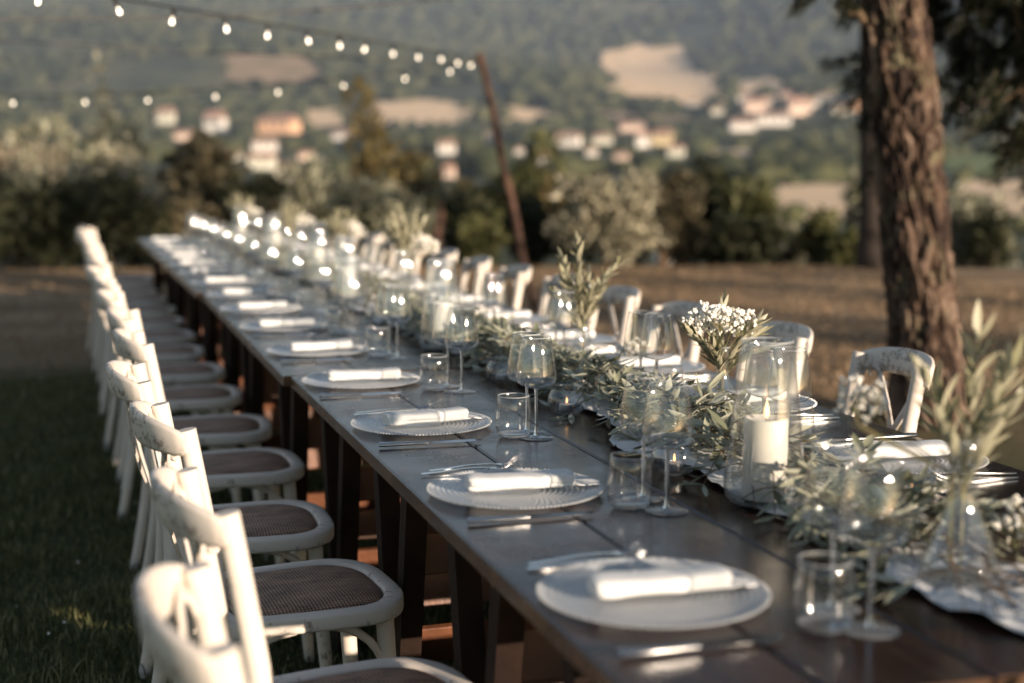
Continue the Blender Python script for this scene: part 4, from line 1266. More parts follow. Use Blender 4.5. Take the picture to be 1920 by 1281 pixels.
def napkin_mesh(seed):
    """a linen napkin rolled flat, long axis along x, one loose layer reaching past its far end"""
    r = random.Random(seed)
    b = MB(); V, F = [], []
    nx, nk = 34, 28
    Lx, wy, hz_ = .205, .060, .030
    for i in range(nx + 1):
        f = i / nx
        x = -Lx / 2 + Lx * f
        e = min(f, 1 - f) * Lx
        endr = 1 - .18 * math.exp(-e / .004)
        for k in range(nk):
            a = 2 * PI * k / nk
            c, s = math.cos(a), math.sin(a)
            y = wy / 2 * math.copysign(abs(c) ** .55, c)
            z = hz_ / 2 * math.copysign(abs(s) ** .62, s)
            n1 = mnoise.noise(Vector((x * 22, y * 30 + seed, z * 60))) * .0036 + mnoise.noise(Vector((x * 60, y * 80, seed + z * 90))) * .0009
            lay = -.0034 * math.exp(-((z + .004 + .002 * math.sin(x * 30 + seed)) / .0019) ** 2) * (1 if c < 0 else .6)
            q = endr * (1 + (n1 + lay) / .03)
            sag = -.003 * math.sin(PI * f) if s > 0 else 0
            V.append((x + r.uniform(-.0003, .0003), y * q, max(z * q, -hz_ / 2) + sag + hz_ / 2 + .0015))
    for i in range(nx):
        for k in range(nk):
            F.append((i * nk + k, i * nk + (k + 1) % nk, (i + 1) * nk + (k + 1) % nk, (i + 1) * nk + k))
    F.append(tuple(range(nk - 1, -1, -1))); F.append(tuple(range(nx * nk, (nx + 1) * nk)))
    b.add(V, F)
    # loose layer
    ln = .05 + r.uniform(-.02, .015)
    FV, FF = [], []
    for j in range(9):
        for i in range(9):
            x = Lx / 2 - .03 + (ln + .03) * i / 8
            y = -.024 + .05 * j / 8 + .004 * math.sin(i * .7 + seed)
            taper = 1 - .25 * max(0, (i - 3) / 5)
            z = .010 - .0055 * (i / 8) + .0016 * math.sin(i * 1.3 + j * .8 + seed)
            FV.append((x, y * taper, z))
    for j in range(8):
        for i in range(8):
            FF.append((j * 9 + i, j * 9 + i + 1, (j + 1) * 9 + i + 1, (j + 1) * 9 + i))
    m_ = len(FV)
    FV += [(x, y, z - .0022) for x, y, z in FV]
    FF += [tuple(m_ + q for q in f[::-1]) for f in FF]
    for i in range(8):
        for (a, c) in ((i, i + 1), (72 + i + 1, 72 + i), ((i + 1) * 9, i * 9), (i * 9 + 8, (i + 1) * 9 + 8)):
            FF.append((a, m_ + a, m_ + c, c))
    b.add(FV, FF)
    return b.mesh('napkin', M['linen'], True, 55)
napkin_mes = [napkin_mesh(s) for s in (1, 2, 3, 4, 5)]

def knife_mesh():
    b = MB()
    # handle (towards -x) and blade
    b.tube([(-.118, 0, .006), (-.112, 0, .0065), (-.06, 0, .006), (-.02, 0, .0055), (-.005, 0, .0055)], [.0062, .0078, .0064, .0052, .0045], 10, True, (1.15, .72))
    sec = []
    V, F = [], []
    for i, (x, w0, w1) in enumerate([(-.006, .005, .005), (.01, .008, .006), (.06, .0095, .007), (.10, .0085, .007), (.113, .003, .006), (.117, -.001, .003)]):
        V += [(x, -w0, .0045), (x, w1, .0065), (x, w1, .0035), (x, -w0, .0042)]
    for i in range(5):
        for k in range(4):
            F.append((i * 4 + k, (i + 1) * 4 + k, (i + 1) * 4 + (k + 1) % 4, i * 4 + (k + 1) % 4))
    F.append((0, 1, 2, 3)); F.append((23, 22, 21, 20))
    b.add(V, F)
    return b.mesh('knife', M['steel'], True, 40)
def fork_mesh():
    b = MB()
    xs = [(-.10, .0042, .0035), (-.095, .0062, .0035), (-.06, .0052, .005), (-.01, .0035, .0085), (.03, .003, .0075), (.045, .006, .0055), (.052, .0105, .0045), (.064, .0118, .0038)]
    V, F = [], []
    for x, w, z in xs:
        V += [(x, -w, z), (x, w, z), (x, w, z - .0022), (x, -w, z - .0022)]
    for i in range(len(xs) - 1):
        for k in range(4):
            F.append((i * 4 + k, i * 4 + (k + 1) % 4, (i + 1) * 4 + (k + 1) % 4, (i + 1) * 4 + k)[::-1])
    F.append((3, 2, 1, 0)[::-1]); m_ = len(V); F.append((m_ - 4, m_ - 3, m_ - 2, m_ - 1)[::-1])
    b.add(V, F)
    for y in (-.0092, -.0031, .0031, .0092):
        b.tube([(.062, y, .0032), (.078, y, .0075), (.094, y * .96, .0165)], [.0021, .0019, .0010], 6)
    return b.mesh('fork', M['steel'], True, 40)
knife_me, fork_me = knife_mesh(), fork_mesh()

def tumbler():
    b = MB()
    out = [(.010, .0005), (.026, .0005), (.0335, .004), (.0385, .012), (.0407, .024), (.0409, .04), (.0403, .058), (.0388, .077), (.0362, .096)]
    inn = [(.0352, .096), (.0377, .077), (.0391, .058), (.0397, .04), (.0395, .026), (.037, .015), (.032, .0085), (.022, .006), (.001, .006)]
    b.lathe([(.001, .0005)] + out + [(.0357, .0968)] + inn, 36)
    wall = b.mesh('wall', M['glass'], True, 60)
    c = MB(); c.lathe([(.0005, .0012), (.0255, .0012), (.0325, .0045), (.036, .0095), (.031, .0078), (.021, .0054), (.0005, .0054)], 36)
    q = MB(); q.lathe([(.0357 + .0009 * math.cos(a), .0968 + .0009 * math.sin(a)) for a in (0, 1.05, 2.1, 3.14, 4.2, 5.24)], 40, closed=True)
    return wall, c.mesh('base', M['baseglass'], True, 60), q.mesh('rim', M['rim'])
tum_w, tum_b, tum_r = tumbler()
def wine_parts():
    b = MB()
    out = [(.005, .114), (.018, .1165), (.036, .1225), (.0455, .130), (.0468, .136), (.0463, .146), (.0448, .162), (.0422, .183), (.0385, .206), (.0335, .232)]
    inn = [(.0327, .232), (.0376, .206), (.0413, .183), (.0439, .162), (.0454, .146), (.0459, .137), (.0445, .1315), (.0355, .1242), (.018, .118), (.001, .1165)]
    b.lathe(out + [(.0332, .2326)] + inn, 36)
    bowl = b.mesh('bowl', M['glass'], True, 60)
    s = MB(); s.lathe([(.0002, .1138), (.0055, .1135), (.0036, .104), (.0031, .08), (.0031, .03), (.004, .012), (.0075, .006), (.0002, .0055)], 14)
    stem = s.mesh('stem', M['sglass'], True, 60)
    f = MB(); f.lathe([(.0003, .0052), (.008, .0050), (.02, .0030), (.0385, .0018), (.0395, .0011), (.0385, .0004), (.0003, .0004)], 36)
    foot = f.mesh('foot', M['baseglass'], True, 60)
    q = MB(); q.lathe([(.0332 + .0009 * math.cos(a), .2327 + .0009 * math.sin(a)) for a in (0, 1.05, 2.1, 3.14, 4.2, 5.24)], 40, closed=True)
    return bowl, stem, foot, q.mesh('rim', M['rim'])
wine = wine_parts()
jr = random.Random(12)
def setting(x, y, side, i, nlab, z=H):
    """side +1: the guest sits at -x; -1: mirrored"""
    sd = 'left' if side > 0 else 'right'
    where = '%s setting from the front, %s side' % (nlab, sd)
    rz = 0 if side > 0 else PI
    def P(dx, dy): return (x + side * dx, y + side * dy)
    px, py = P(jr.uniform(-.01, .012), jr.uniform(-.018, .018))
    t = thing('charger_plate', 'clear beaded glass charger plate, ' + where, 'plate', (px, py, z + .0015), jr.uniform(0, 6), 'charger plates on the %s side' % sd)
    link('dish', charger_me, t); link('beaded_rim', beads_me, t)
    nme = napkin_mes[jr.randrange(5)]
    o = link('napkin', nme, None, (px + side * .008, py - side * .004, z + .011), (0, 0, rz + jr.uniform(-.15, .15)))
    tag(o, 'white rolled linen napkin on a plate, ' + where, 'napkin', 'rolled napkins on the %s side' % sd)
    kx, ky = P(-.035 + jr.uniform(-.01, .01), -.215 + jr.uniform(-.012, .012))
    o = link('knife', knife_me, None, (kx, ky, z + .002), (0, 0, rz + jr.uniform(-.07, .04)))
    tag(o, 'steel knife lying beside the plate, ' + where, 'knife', 'knives on the %s side' % sd)
    for q, (dx, dy, nm) in enumerate([(-.03, .182, 'inner'), (-.012, .217, 'outer')]):
        fx, fy = P(dx + jr.uniform(-.01, .01), dy + jr.uniform(-.006, .006))
        o = link('fork', fork_me, None, (fx, fy, z + .002), (0, 0, rz + jr.uniform(-.05, .08)))
        tag(o, '%s steel fork beside the plate, %s' % (nm, where), 'fork', 'forks on the %s side' % sd)
    gx, gy = P(.168 + jr.uniform(-.008, .008), -.185 + jr.uniform(-.02, .02))
    t = thing('tumbler', 'clear stemless water glass, ' + where, 'tumbler', (gx, gy, z + .001), 0, 'water tumblers on the %s side' % sd)
    link('wall', tum_w, t); link('base', tum_b, t); link('rim', tum_r, t)
    for q, (dx, dy, nm) in enumerate([(.228, -.215, 'nearer' if side > 0 else 'farther'), (.222, -.125, 'farther' if side > 0 else 'nearer')]):
        gx, gy = P(dx + jr.uniform(-.008, .008), dy + jr.uniform(-.014, .014))
        t = thing('wine_glass', '%s stemmed wine glass of the pair, %s' % (nm, where), 'wine glass', (gx, gy, z + .001), jr.uniform(0, 6), 'wine glasses on the %s side' % sd)
        for nm2, me in zip(('bowl', 'stem', 'foot', 'rim'), wine):
            link(nm2, me, t)
def tshift(y):
    for (y0, y1, xa, xb) in TABLES:
        if y <= y1: return xa + (xb - xa) * max(0, (y - y0)) / (y1 - y0)
    return TABLES[-1][3]
for i in range(15):
    y = 1.81 + .70 * i
    setting(.175 + tshift(y), y, 1, i, ORD[i])
for i in range(14):
    y = 2.53 + .695 * i
    if y > 12: break
    setting(1.065 + tshift(y), y, -1, i, ORD[i])

# ------------------------------------------------------------------ gauze runner and olive garland
GX = lambda y: .70 + .035 * math.sin(y * 1.9 + .6) + tshift(y)
V, F = [], []
ny, nx = 420, 16
y0r, y1r = 1.05, 12.1
for j in range(ny + 1):
    yy = y0r + (y1r - y0r) * j / ny
    wl = .10 + .16 * max(0, mnoise.noise(Vector((0, yy * 2.3, 1))) - .08) + .03 * mnoise.noise(Vector((0, yy * 11, 2))) + .045 * max(0, 1 - abs(yy - 1.66) / .2)
    wr = .10 + .16 * max(0, mnoise.noise(Vector((0, yy * 2.7, 5))) - .08) + .03 * mnoise.noise(Vector((0, yy * 12, 7)))
    for i in range(nx + 1):
        f = i / nx
        x = GX(max(yy, 1.4)) - wl + (wl + wr) * f
        cr = abs(mnoise.noise(Vector((x * 17, yy * 14, 2.2)))) * .022 + abs(mnoise.noise(Vector((x * 40, yy * 33, 8)))) * .008
        z = H + .0045 + cr
        y = yy
        if yy < 1.392:      # the end hangs over the table edge
            d = 1.392 - yy
            z = H + .004 - d * .98 + .02 * math.sin(x * 40) * d; y = 1.380 - .012 - .02 * math.sin(x * 32 + 1) * min(1, d * 8) - .012 * math.sin(x * 75)
        V.append((x, y, z))
for j in range(ny):
    for i in range(nx):
        a = j * (nx + 1) + i
        F.append((a, a + 1, a + nx + 2, a + nx + 1))
rn = link('table_runner', np_mesh('table_runner', V, F, M['gauze'], True))
tag(rn, 'crumpled white gauze runner peeking out under the olive garland', 'runner')

def olive_leaf(seed, ln=.055, wd=.0125):
    r = random.Random(seed)
    V, F = [], []
    n = 6
    bend = r.uniform(-.25, .5); tw = r.uniform(-.4, .4)
    for i in range(n + 1):
        f = i / n
        w = wd * .5 * (math.sin(PI * min(1, f * .94 + .05)) ** .8) * (1 - .25 * f)
        z = ln * bend * f * f * .5
        y0 = ln * .12 * tw * f * f
        a = tw * f
        V += [(ln * f, y0 - w * math.cos(a), z + w * .35 - w * math.sin(a)), (ln * f, y0, z), (ln * f, y0 + w * math.cos(a), z + w * .35 + w * math.sin(a))]
    for i in range(n):
        for k in range(2):
            F.append((i * 3 + k, (i + 1) * 3 + k, (i + 1) * 3 + k + 1, i * 3 + k + 1))
    return np.array(V), np.array(F)
LEAFV = [olive_leaf(s, .048 + .008 * (s % 3), .0155 + .0025 * (s % 2)) for s in range(8)]
def leaf_meshes(mat, scale=1.0):
    out = []
    for s, (v, f) in enumerate(LEAFV):
        out.append(np_mesh('leaf', v * scale, f, mat, True, np.full(len(v), .12 * (s % 4))))
    return out
leaf_g = leaf_meshes(M['olive'])
leaf_s = leaf_meshes(M['sprig'], .80)
def frame(d, nrm):
    d = Vector(d).normalized(); n_ = Vector(nrm)
    s = n_.cross(d)
    if s.length < 1e-4: s = Vector((1, 0, 0)).cross(d)
    s.normalize(); n_ = d.cross(s)
    return Matrix((d, s, n_)).transposed()
gar = thing('olive_garland', 'thick grey-green olive leaf garland running down the middle of the tables', 'garland', (0, 0, 0))
gs = MB()
rg = random.Random(31)
GS = []
for k in range(190):               # leafy twigs laid along the middle
    yb = 1.45 + 10.7 * k / 190 + rg.uniform(-.06, .06)
    if yb < 4.9 and False: continue
    sdir = rg.choice((-1, 1)) * rg.uniform(.0, 1.0)
    dirv = Vector((sdir, rg.choice((-1, -1, 1)) * 1.0, rg.uniform(-.02, .18))).normalized()
    GS.append((yb, dirv, rg.uniform(.15, .27), rg.uniform(-.08, .07), rg.uniform(.012, .06)))
    if yb < 5.2:
        for q in range(3):
            sdir = rg.uniform(-1.0, .9)
            dirv = Vector((sdir, rg.choice((-1, -1, 1)) * 1.0, rg.uniform(-.05, .22))).normalized()
            GS.append((yb + rg.uniform(-.04, .04), dirv, rg.uniform(.13, .24), rg.uniform(-.08, .07), rg.uniform(.015, .08)))
LEAVES = []
CLEAR = [(.595, 2.275, .10), (.575, 4.54, .09), (.545, 6.05, .09), (.558, 3.79, .062), (.562, 3.26, .062), (.535, 2.545, .062), (.905, 3.09, .05), (.925, 4.12, .05), (.632, 1.73, .10), (.60, 1.60, .10), (.57, 1.50, .08)]
def blocked(p, d):
    for (x, y, r_) in CLEAR:
        for f in (0, .025, .05):
            q = p + d * f
            if (q.x - x) ** 2 + (q.y - y) ** 2 < r_ * r_: return True
    return False
for (yb, dv, ln, ox, oz) in GS:
    p0 = Vector((GX(yb) + ox, yb, H + oz))
    pts = []
    n = 8
    for i in range(n + 1):
        f = i / n
        p = p0 + dv * ln * f + Vector((0, 0, .03 * math.sin(PI * f) - .035 * f * f))
        p.z = max(p.z, H + .008)
        pts.append(p)
    gs.tube(pts, [.0022 - .0014 * i / n for i in range(n + 1)], 5, False)
    for i in range(1, n + 1):
        for s in (-1, 1):
            dd = (pts[i] - pts[i - 1]).normalized()
            side = dd.cross(Vector((0, 0, 1))).normalized() * s
            d = (dd * rg.uniform(.5, 1.1) + side * rg.uniform(.35, .8) + Vector((0, 0, rg.uniform(-.25, .45)))).normalized()
            nr_ = Vector((rg.gauss(0, .45), rg.gauss(0, .45), 1)) * (1 if rg.random() < .8 else -1)
            p = pts[i]
            if (p + d * .055).z < H + .007:
                d.z = max(d.z, (H + .007 - p.z) / .055)
            sc = rg.uniform(.75, 1.2)
            if blocked(p, d): continue
            LEAVES.append((p, frame(d, nr_), sc, rg.randrange(8)))
link('stem', gs.mesh('stem', M['twig']), gar)
def vis_rank(e):
    p = e[0]; d = (np.array(p) - C0) @ _f
    sx = 960 + FPX * ((np.array(p) - C0) @ _r) / d
    sy = 640.5 - FPX * ((np.array(p) - C0) @ _u) / d
    inside = 0 < sx < 1900 and 0 < sy < 1270
    return (0 if inside else 10) + d * .1 - (p.z - H) * 6 + (0.35 if d < 2.1 else 0)
LEAVES.sort(key=vis_rank)
for (p, m3, sc, k) in LEAVES[:290]:
    link('leaf', leaf_g[k], gar, mat=Matrix.Translation(p) @ m3.to_4x4() @ Matrix.Scale(sc, 4))
V, F, tn = [], [], []
o = 0
for (p, m3, sc, k) in LEAVES[290:]:
    v, f = LEAFV[k]
    V.append((np.array(m3) @ v.T).T * sc + np.array(p)); F.append(f + o); o += len(v)
    tn.append(np.full(len(v), rg.random()))
gl = link('leaves', np_mesh('leaves', np.concatenate(V), np.concatenate(F), M['olive'], True, np.concatenate(tn)), gar)
gl['kind'] = 'stuff'
# white florets tucked into the garland
P = []
for cy in (2.0, 2.75, 3.28, 3.45, 3.75, 4.25, 4.6, 5.3, 6.2, 7.0, 7.9, 8.8, 9.7, 10.8):
    cx_ = GX(cy) + rg.uniform(-.05, .16)
    for q in range(55):
        P.append((cx_ + rg.gauss(0, .035), cy + rg.gauss(0, .05), H + .03 + abs(rg.gauss(0, .025))))
fl = link('florets', blob_cloud('florets', np.array(P), np.random.default_rng(4).uniform(.0022, .0042, len(P)), M['floret'], 9, 1.0), gar)
fl['kind'] = 'stuff'

# ------------------------------------------------------------------ candles
def lampglass():
    b = MB()
    out = [(.058, .0005), (.066, .002), (.0725, .012), (.0745, .03), (.0715, .075), (.0615, .17), (.0525, .25), (.0475, .298)]
    inn = [(.0458, .298), (.0507, .25), (.0597, .17), (.0697, .075), (.0727, .032), (.0705, .015), (.064, .007), (.001, .0065)]
    b.lathe([(.001, .0005)] + out + [(.0467, .2995)] + inn, 44)
    return b.mesh('hurricane_glass', M['hglass'], True, 60)
hur_me = lampglass()
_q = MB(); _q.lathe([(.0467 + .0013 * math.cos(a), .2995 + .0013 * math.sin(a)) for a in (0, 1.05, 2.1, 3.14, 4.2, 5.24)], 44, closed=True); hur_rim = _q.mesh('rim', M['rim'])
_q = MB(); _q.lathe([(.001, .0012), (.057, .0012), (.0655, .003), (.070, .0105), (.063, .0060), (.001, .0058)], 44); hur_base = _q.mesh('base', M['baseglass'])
def flame_mesh(s=1.0):
    b = MB(); b.lathe([(.0003, 0), (.0038 * s, .005 * s), (.0052 * s, .011 * s), (.0042 * s, .019 * s), (.0018 * s, .028 * s), (.0002, .034 * s)], 10); return b.mesh('flame', M['flame'])
fl_big, fl_small = flame_mesh(1.0), flame_mesh(.5)
wk = MB(); wk.tube([(0, 0, -.004), (.0005, 0, .006), (.002, 0, .011)], .0011, 6); wick_me = wk.mesh('wick', M['wick'])
def pillar(h):
    b = MB()
    b.lathe([(.0005, 0), (.039, 0), (.0405, .002), (.0405, h - .006), (.0395, h - .001), (.037, h), (.030, h - .004), (.012, h - .009), (.0005, h - .010)], 40)
    return b.mesh('wax_body', M['wax'], True, 50)
HUR = [(.595, 2.275, .150, True, 'lit ivory pillar candle near the camera beside the second wine glasses', 'tall clear hurricane glass around the lit candle nearest to the camera'),
       (.575, 4.54, .150, False, 'ivory pillar candle behind the sharp stemmed glasses', 'tall tapered hurricane glass behind the sharp stemmed glasses'),
       (.545, 6.05, .160, False, 'ivory pillar candle third from the near end', 'hurricane glass around the third pillar candle from the near end'),
       (.66, 9.1, .170, False, 'ivory pillar candle near the far end, left of the farthest flowers but one', 'hurricane glass around the fourth pillar candle from the near end'),
       (.70, 7.7, .150, False, 'ivory pillar candle between the two middle flower vases', 'hurricane glass between the two middle flower vases'),
       (.62, 10.6, .150, False, 'ivory pillar candle farthest from the camera', 'hurricane glass farthest from the camera')]
for (x, y, h, lit, lc, lg) in HUR:
    t = thing('hurricane_glass', lg, 'hurricane glass', (x, y, H + .006), 0, 'hurricane glasses along the garland')
    link('shade', hur_me, t); link('rim', hur_rim, t); link('base', hur_base, t)
    t = thing('pillar_candle', lc, 'candle', (x, y, H + .0135), 0, 'pillar candles in hurricane glasses')
    link('wax_body', pillar(h), t)
    link('wick', wick_me, t, (0, 0, h - .008))
    if lit: link('flame', fl_big, t, (.001, 0, h - .002))
def tea_glass():
    b = MB()
    out = [(.028, .0005), (.036, .004), (.046, .018), (.0485, .032), (.0455, .048), (.0395, .058), (.0385, .063), (.0415, .069)]
    inn = [(.0395, .069), (.0365, .063), (.0373, .058), (.0433, .048), (.0462, .032), (.044, .0195), (.034, .0075), (.001, .0065)]
    b.lathe([(.001, .0005)] + out + [(.0405, .0702)] + inn, 36)
    return b.mesh('cup', M['glass'], True, 60)
tea_me = tea_glass()
tb = MB(); tb.lathe([(.0005, 0), (.0185, 0), (.019, .001), (.019, .0155), (.0182, .0155), (.0182, .012), (.0005, .0115)], 24); tin_me = tb.mesh('tin_cup', M['tin'], True, 40)
tb = MB(); tb.lathe([(.0180, .0118), (.0178, .0146), (.010, .0138), (.0005, .0136)], 24); twax_me = tb.mesh('wax', M['white_wax'], True, 50)
TEA = [(.558, 3.79, False, 'behind the sharp stemmed glasses'), (.562, 3.26, True, 'right of the sharp stemmed glasses'), (.535, 2.545, True, 'left of the lit pillar candle'), (.845, 3.02, False, 'at the foot of the white-floret vase'), (.80, 4.75, False, 'right of the second pillar candle'), (.62, 5.4, True, 'between the second and third pillar candles'), (.86, 2.2, True, 'right of the nearest pillar candle')]
for (x, y, lit, w) in TEA:
    t = thing('tealight_glass', 'round clear tealight bowl ' + w, 'tealight holder', (x, y, H + .006), 0, 'round tealight glasses')
    link('cup', tea_me, t)
    t = thing('tealight', 'white tealight in the round bowl ' + w, 'candle', (x, y, H + .0135), 0, 'tealights in round glasses')
    link('tin_cup', tin_me, t); link('wax', twax_me, t); link('wick', wick_me, t, (0, 0, .013), None, (.6, .6, .6))
    if lit: link('flame', fl_small, t, (0, 0, .0165))

# ------------------------------------------------------------------ bud vases and flowers
def vase_parts(s=1.0):
    b = MB()
    out = [(.030, .0005), (.046, .003), (.050, .010), (.046, .028), (.033, .058), (.021, .086), (.0165, .108), (.0155, .135), (.0165, .158), (.0185, .172)]
    inn = [(.0172, .172), (.0153, .158), (.0143, .135), (.0153, .108), (.0195, .086), (.0310, .059), (.0432, .031), (.046, .014), (.040, .009), (.001, .009)]
    b.lathe([(p[0] * s, p[1] * s) for p in [(.001, .0005)] + out + [(.0178, .1726)] + inn], 36)
    body = b.mesh('body', M['hglass'], True, 60)
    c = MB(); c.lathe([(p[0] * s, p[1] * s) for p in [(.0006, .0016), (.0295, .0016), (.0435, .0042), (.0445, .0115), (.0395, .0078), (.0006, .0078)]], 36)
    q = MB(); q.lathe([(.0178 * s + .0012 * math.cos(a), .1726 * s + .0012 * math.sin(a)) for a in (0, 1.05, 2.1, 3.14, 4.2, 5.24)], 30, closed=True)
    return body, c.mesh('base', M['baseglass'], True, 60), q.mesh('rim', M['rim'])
VASES = {}
def vase(x, y, label, s=1.0):
    if s not in VASES: VASES[s] = vase_parts(s)
    t = thing('bud_vase', label, 'vase', (x, y, H + .007), 0, 'clear bud vases along the garland')
    link('body', VASES[s][0], t); link('base', VASES[s][1], t); link('rim', VASES[s][2], t)
NS_ = 19
def sprig(name, label, base, dirs, r, leaf_sc=1.0, n_leaf=13, maxleaf=999, pairs=3, group='olive sprigs in the vases'):
    """stems from inside the vase, leaves in opposite pairs"""
    t = thing(name, label, 'olive sprig', base, 0, group)
    sm = MB(); items = []
    for (dx, dy, ln, curve) in dirs:
        pts = []
        for i in range(NS_ + 1):
            f = i / NS_
            lift = max(0, f - .3) / .7
            pts.append(Vector((dx * ln * lift ** 1.4 + r.gauss(0, .001), dy * ln * lift ** 1.4, .02 + (ln) * f - curve * ln * lift ** 2)))
        sm.tube(pts, [.0024 - .0016 * i / NS_ for i in range(NS_ + 1)], 6, False)
        for i in range(NS_ + 1 - n_leaf, NS_ + 1):
            if i < 7: continue
            dd = (pts[min(i + 1, NS_)] - pts[i - 1]).normalized()
            ang = r.uniform(0, PI)
            for s in range(pairs):
                a = ang + s * 2 * PI / pairs + r.uniform(-.4, .4)
                u_ = dd.cross(Vector((0, 1, .2))).normalized(); w_ = dd.cross(u_)
                side = u_ * math.cos(a) + w_ * math.sin(a)
                d = (dd * r.uniform(.7, 1.5) + side * r.uniform(.45, .95)).normalized()
                nr_ = (dd * .6 - side + Vector((r.gauss(0, .3), r.gauss(0, .3), .3)))
                items.append((pts[i], frame(d, nr_), leaf_sc * r.uniform(.7, 1.15) * (1 - .25 * (i == NS_)), r.randrange(8)))
            if i == NS_:
                items.append((pts[i], frame(dd + Vector((r.gauss(0, .1), r.gauss(0, .1), 0)), Vector((r.gauss(0, 1), r.gauss(0, 1), .3))), leaf_sc, r.randrange(8)))
    link('stem', sm.mesh('stem', M['stem']), t)
    for (p, m3, sc, k) in items[:maxleaf]:
        link('leaf', leaf_s[k], t, mat=Matrix.Translation(p) @ m3.to_4x4() @ Matrix.Scale(sc, 4))
    return t
fb = MB()
tt = (1 + 5 ** .5) / 2
ico = [(-1, tt, 0), (1, tt, 0), (-1, -tt, 0), (1, -tt, 0), (0, -1, tt), (0, 1, tt), (0, -1, -tt), (0, 1, -tt), (tt, 0, -1), (tt, 0, 1), (-tt, 0, -1), (-tt, 0, 1)]
icf = [(0, 11, 5), (0, 5, 1), (0, 1, 7), (0, 7, 10), (0, 10, 11), (1, 5, 9), (5, 11, 4), (11, 10, 2), (10, 7, 6), (7, 1, 8), (3, 9, 4), (3, 4, 2), (3, 2, 6), (3, 6, 8), (3, 8, 9), (4, 9, 5), (2, 4, 11), (6, 2, 10), (8, 6, 7), (9, 8, 1)]
blos = []
for s in range(4):
    rb = random.Random(s)
    b = MB()
    for q in range(4):       # a floret of a few ruffled petals
        c = Vector((rb.gauss(0, .0016), rb.gauss(0, .0016), rb.gauss(0, .0012)))
        b.add([tuple(c + Vector(p) * .00155 * rb.uniform(.7, 1.25)) for p in ico], icf)
    blos.append(b.mesh('blossom', M['floret'], False))
def gyp(label, base, c, rad_, n, r, group="bunches of white florets", bs=1.0):
    t = thing('floret_bunch', label, 'flowers', base, 0, group)
    sm = MB()
    heads = []
    for k in range(n):
        while True:
            q = Vector((r.uniform(-1, 1), r.uniform(-1, 1), r.uniform(-1, 1)))
            if q.length < 1: break
        lb_ = r.choice(((-.35, 0, .25), (.45, .1, -.15), (.0, -.3, .1), (-.1, .4, -.1)))
        q = Vector((c[0] + (q.x * .62 + lb_[0]) * rad_[0], c[1] + (q.y * .62 + lb_[1]) * rad_[1], c[2] + (q.z * .75 + lb_[2]) * rad_[2]))
        heads.append(q)
    forks = [Vector((c[0] + r.uniform(-.6, .6) * rad_[0], c[1] + r.uniform(-.6, .6) * rad_[1], c[2] - rad_[2] * r.uniform(.4, .9))) for _ in range(9)]
    for fk in forks:
        sm.tube([(fk.x * .1, fk.y * .1, .02), (fk.x * .12, fk.y * .12, .16), fk * .6 + Vector((0, 0, .06)), fk], [.0012, .0012, .001, .0008], 5, False)
    for q in heads:
        fk = min(forks, key=lambda f: (f - q).length)
        sm.tube([fk, fk.lerp(q, .5) + Vector((0, 0, .004)), q], .0005, 3, False)
        link('blossom', blos[r.randrange(4)], t, q, (r.uniform(0, 6), r.uniform(0, 6), 0), [bs * r.uniform(.75, 1.25)] * 3)
    link('stem', sm.mesh('stem', M['stem']), t)
rv_ = random.Random(77)
B2 = (.905, 3.09, H + .009)
vase(B2[0], B2[1], 'clear bud vase holding white florets and olive leaves')
gyp('dense white floret bunch with olive leaves in the sharp middle vase', B2, (-.005, 0, .238), (.105, .085, .048), 200, rv_, bs=1.35)
sprig('olive_sprig', 'short olive leaves fanned around the dense white floret bunch', B2, [(.35, -.1, .23, .1), (-.4, .0, .22, .12), (.15, .3, .25, .02), (.5, .15, .22, .2), (-.25, -.25, .2, .15), (.55, -.2, .2, .25)], rv_, 1.0, 11)
B1 = (.925, 4.12, H + .009)
vase(B1[0], B1[1], 'clear bud vase holding the tall olive sprig')
sprig('olive_sprig', 'tall upright olive sprig in the vase in front of the right chairs', B1, [(-.06, 0, .34, 0), (-.26, -.05, .25, .03), (.36, -.05, .27, .0), (-.36, .1, .21, .1), (.12, .15, .24, .05), (-.14, -.2, .23, .06), (.2, -.15, .22, .08), (-.2, .1, .30, .03), (.05, -.2, .20, .03), (.3, .1, .22, .06), (-.4, -.1, .18, .1)], rv_, 1.12, 15)
gyp('small white floret bunch half hidden by the tall olive sprig', B1, (.03, -.01, .215), (.035, .035, .02), 35, rv_, bs=1.3)
gyp('loose white florets lying beside the tall olive sprig vase', (1.04, 3.98, H + .01), (.0, .0, .05), (.06, .05, .045), 70, rv_)
B3 = (.632, 1.73, H + .009)
vase(B3[0], B3[1], 'large blurred bud vase nearest to the camera', 1.25)
sprig('olive_sprig', 'large blurred olive branch in the vase nearest to the camera', B3, [(.05, .0, .34, 0), (.30, -.02, .33, .01), (-.20, .02, .29, .05), (.52, .06, .33, .05), (.16, -.08, .30, .02)], rv_, 1.35, 11, pairs=2)
gyp('blurred white florets left of the nearest olive branch', B3, (-.10, .12, .26), (.05, .05, .045), 60, rv_)
gyp('blurred white florets lying right of the nearest vase', (.80, 1.78, H + .01), (0, 0, .06), (.07, .07, .055), 110, rv_)
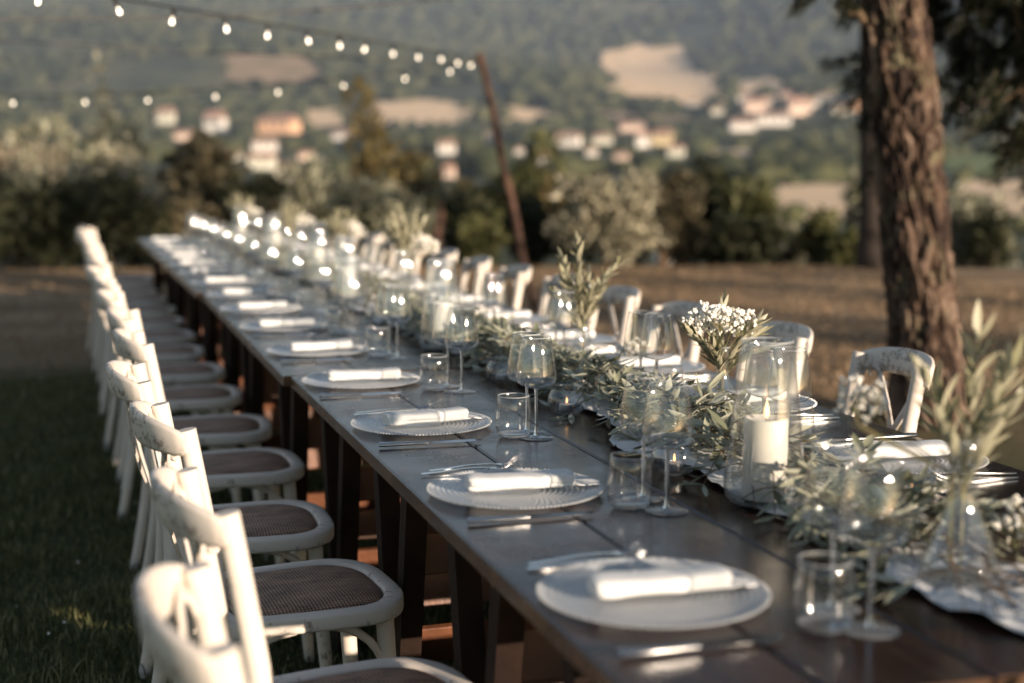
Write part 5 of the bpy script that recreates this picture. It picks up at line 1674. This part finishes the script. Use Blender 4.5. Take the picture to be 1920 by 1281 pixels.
for (x, y, lab, ht) in [(.93, 6.55, 'fourth from the near end', .37), (.92, 8.2, 'fifth from the near end', .30), (.84, 9.6, 'sixth from the near end', .30), (.72, 11.4, 'farthest from the camera', .34)]:
    B = (x, y, H + .009)
    vase(x, y, 'clear bud vase with dry sprigs, ' + lab)
    sprig('olive_sprig', 'pale olive sprig in the vase ' + lab, B, [(-.05, 0, ht, 0), (-.3, .1, ht * .8, .05), (.25, 0, ht * .85, .02), (.05, .2, ht * .8, .05), (-.2, -.2, ht * .8, .05), (.1, -.1, ht * .92, 0), (-.15, .05, ht * .9, .0)], rv_, 1.4, 13)
    gyp('cream floret bunch in the vase ' + lab, B, (.08, 0, .235), (.085, .08, .055), 110, rv_, bs=1.6)

# ------------------------------------------------------------------ leaning pole, post, string lights
def pole_obj(name, label, a, b_, r0, r1):
    t = MB()
    a, b_ = Vector(a), Vector(b_)
    pts = [a.lerp(b_, k / 10) + Vector((.008 * math.sin(k * 1.7), .008 * math.cos(k * 2.1), 0)) for k in range(11)]
    t.tube(pts, [r0 + (r1 - r0) * k / 10 for k in range(11)], 12)
    o = link(name, t.mesh(name, M['pole']))
    return tag(o, label, 'pole')
foot = Vector((3.62, 12.5, -.25)); top = Vector((3.18, 13.0, 2.425))
pole_obj('wooden_pole', 'rusty brown pole leaning left at the end of the string lights', foot, top, .041, .034)
g = on_ground(812, 16.5); tp = at_depth(826, 378, 16.5)
pole_obj('wooden_post', 'short brown post standing among the shrubs behind the table', (g.x, g.y, g.z - .2), tp, .055, .05)
# hollow mid cord points
TOPP = Vector((3.16, 13.0, 2.37))
A0 = Vector(at_depth(80, -27, 6.0)); A_pre = A0 + (A0 - TOPP) / 12.0 * 2.2 + Vector((0, 0, .25))
M['cable'] = simple('black cable', (0.015, 0.015, 0.016), 0.55)
lb = MB(); lb.lathe([(.0005, .0), (.011, -.001), (.0125, -.006), (.0125, -.036), (.010, -.042), (.0005, -.042)], 12); sock_me = lb.mesh('socket', M['black'])
lb = MB(); lb.lathe([(.009, -.0425), (.014, -.052), (.0215, -.066), (.0235, -.078), (.021, -.091), (.012, -.100), (.0006, -.103)], 16); glass_bulb = lb.mesh('bulb', M['glass'])
lb = MB(); lb.lathe([(.0006, -.048), (.004, -.066), (.007, -.070), (.0080, -.075), (.007, -.080), (.004, -.084), (.0006, -.0855)], 12); fil_me = lb.mesh('glowing_core', M['bulb'])
def string(label, a, b_, ts, sag, pre=None, post=None, tilt=None):
    root = thing('string_lights', label, 'string lights', (0, 0, 0), 0, 'bulb strings tied to the leaning pole')
    c = MB()
    n = 40
    def pt(f):
        p = a.lerp(b_, f); p.z -= sag * 4 * f * (1 - f); return p
    pts = ([pre] if pre else []) + [pt(k / n) for k in range(n + 1)] + ([post] if post else [])
    c.tube(pts, .006, 6)
    link('cord', c.mesh('cord', M['cable']), root)
    rj = random.Random(2)
    for f in ts:
        p = pt(f); rx, ry = rj.uniform(-.35, .35), rj.uniform(-.35, .35)
        b = link('bulb', glass_bulb, root, p, (rx, ry, 0))
        link('glowing_core', fil_me, b)
        link('socket', sock_me, root, p, (rx, ry, 0))
string('string of lit bulbs running from the upper left down to the pole', A0, TOPP, [k / 12.25 for k in range(12)] + [.975], .0, A_pre)
b0 = Vector(at_depth(28, 176, 12.6))
B_end = TOPP.copy()
nB = 7
string('lower string of lit bulbs crossing in front of the left shrubs', b0 + (b0 - B_end) / 7.2 * 1.0 + Vector((0, 0, .03)), B_end + Vector((0, 0, -.02)), [(k + 1) / 8.2 for k in range(7)] + [.95], .10)
def cord(label, pts):
    c = MB(); c.tube([Vector(p) for p in pts], .0065, 6)
    tag(link('support_cord', c.mesh('support_cord', M['cable'])), label, 'cord')
cord('plain dark cord crossing the hills at the top', [at_depth(-120, 36, 7.5), at_depth(200, 35, 8.0), at_depth(400, 32, 8.2), at_depth(620, 18, 8.5), at_depth(900, -8, 9.0)])
cord('faint dark cord sagging across the left hills down to the pole', [at_depth(-120, 70, 11), at_depth(100, 82, 11.4), at_depth(400, 98, 12), at_depth(650, 108, 12.6), TOPP + Vector((0, 0, -.05))])
print('objects', len(bpy.data.objects), 'tris', sum(len(o.data.loops) - 2 * len(o.data.polygons) for o in bpy.data.objects if o.type == 'MESH'))
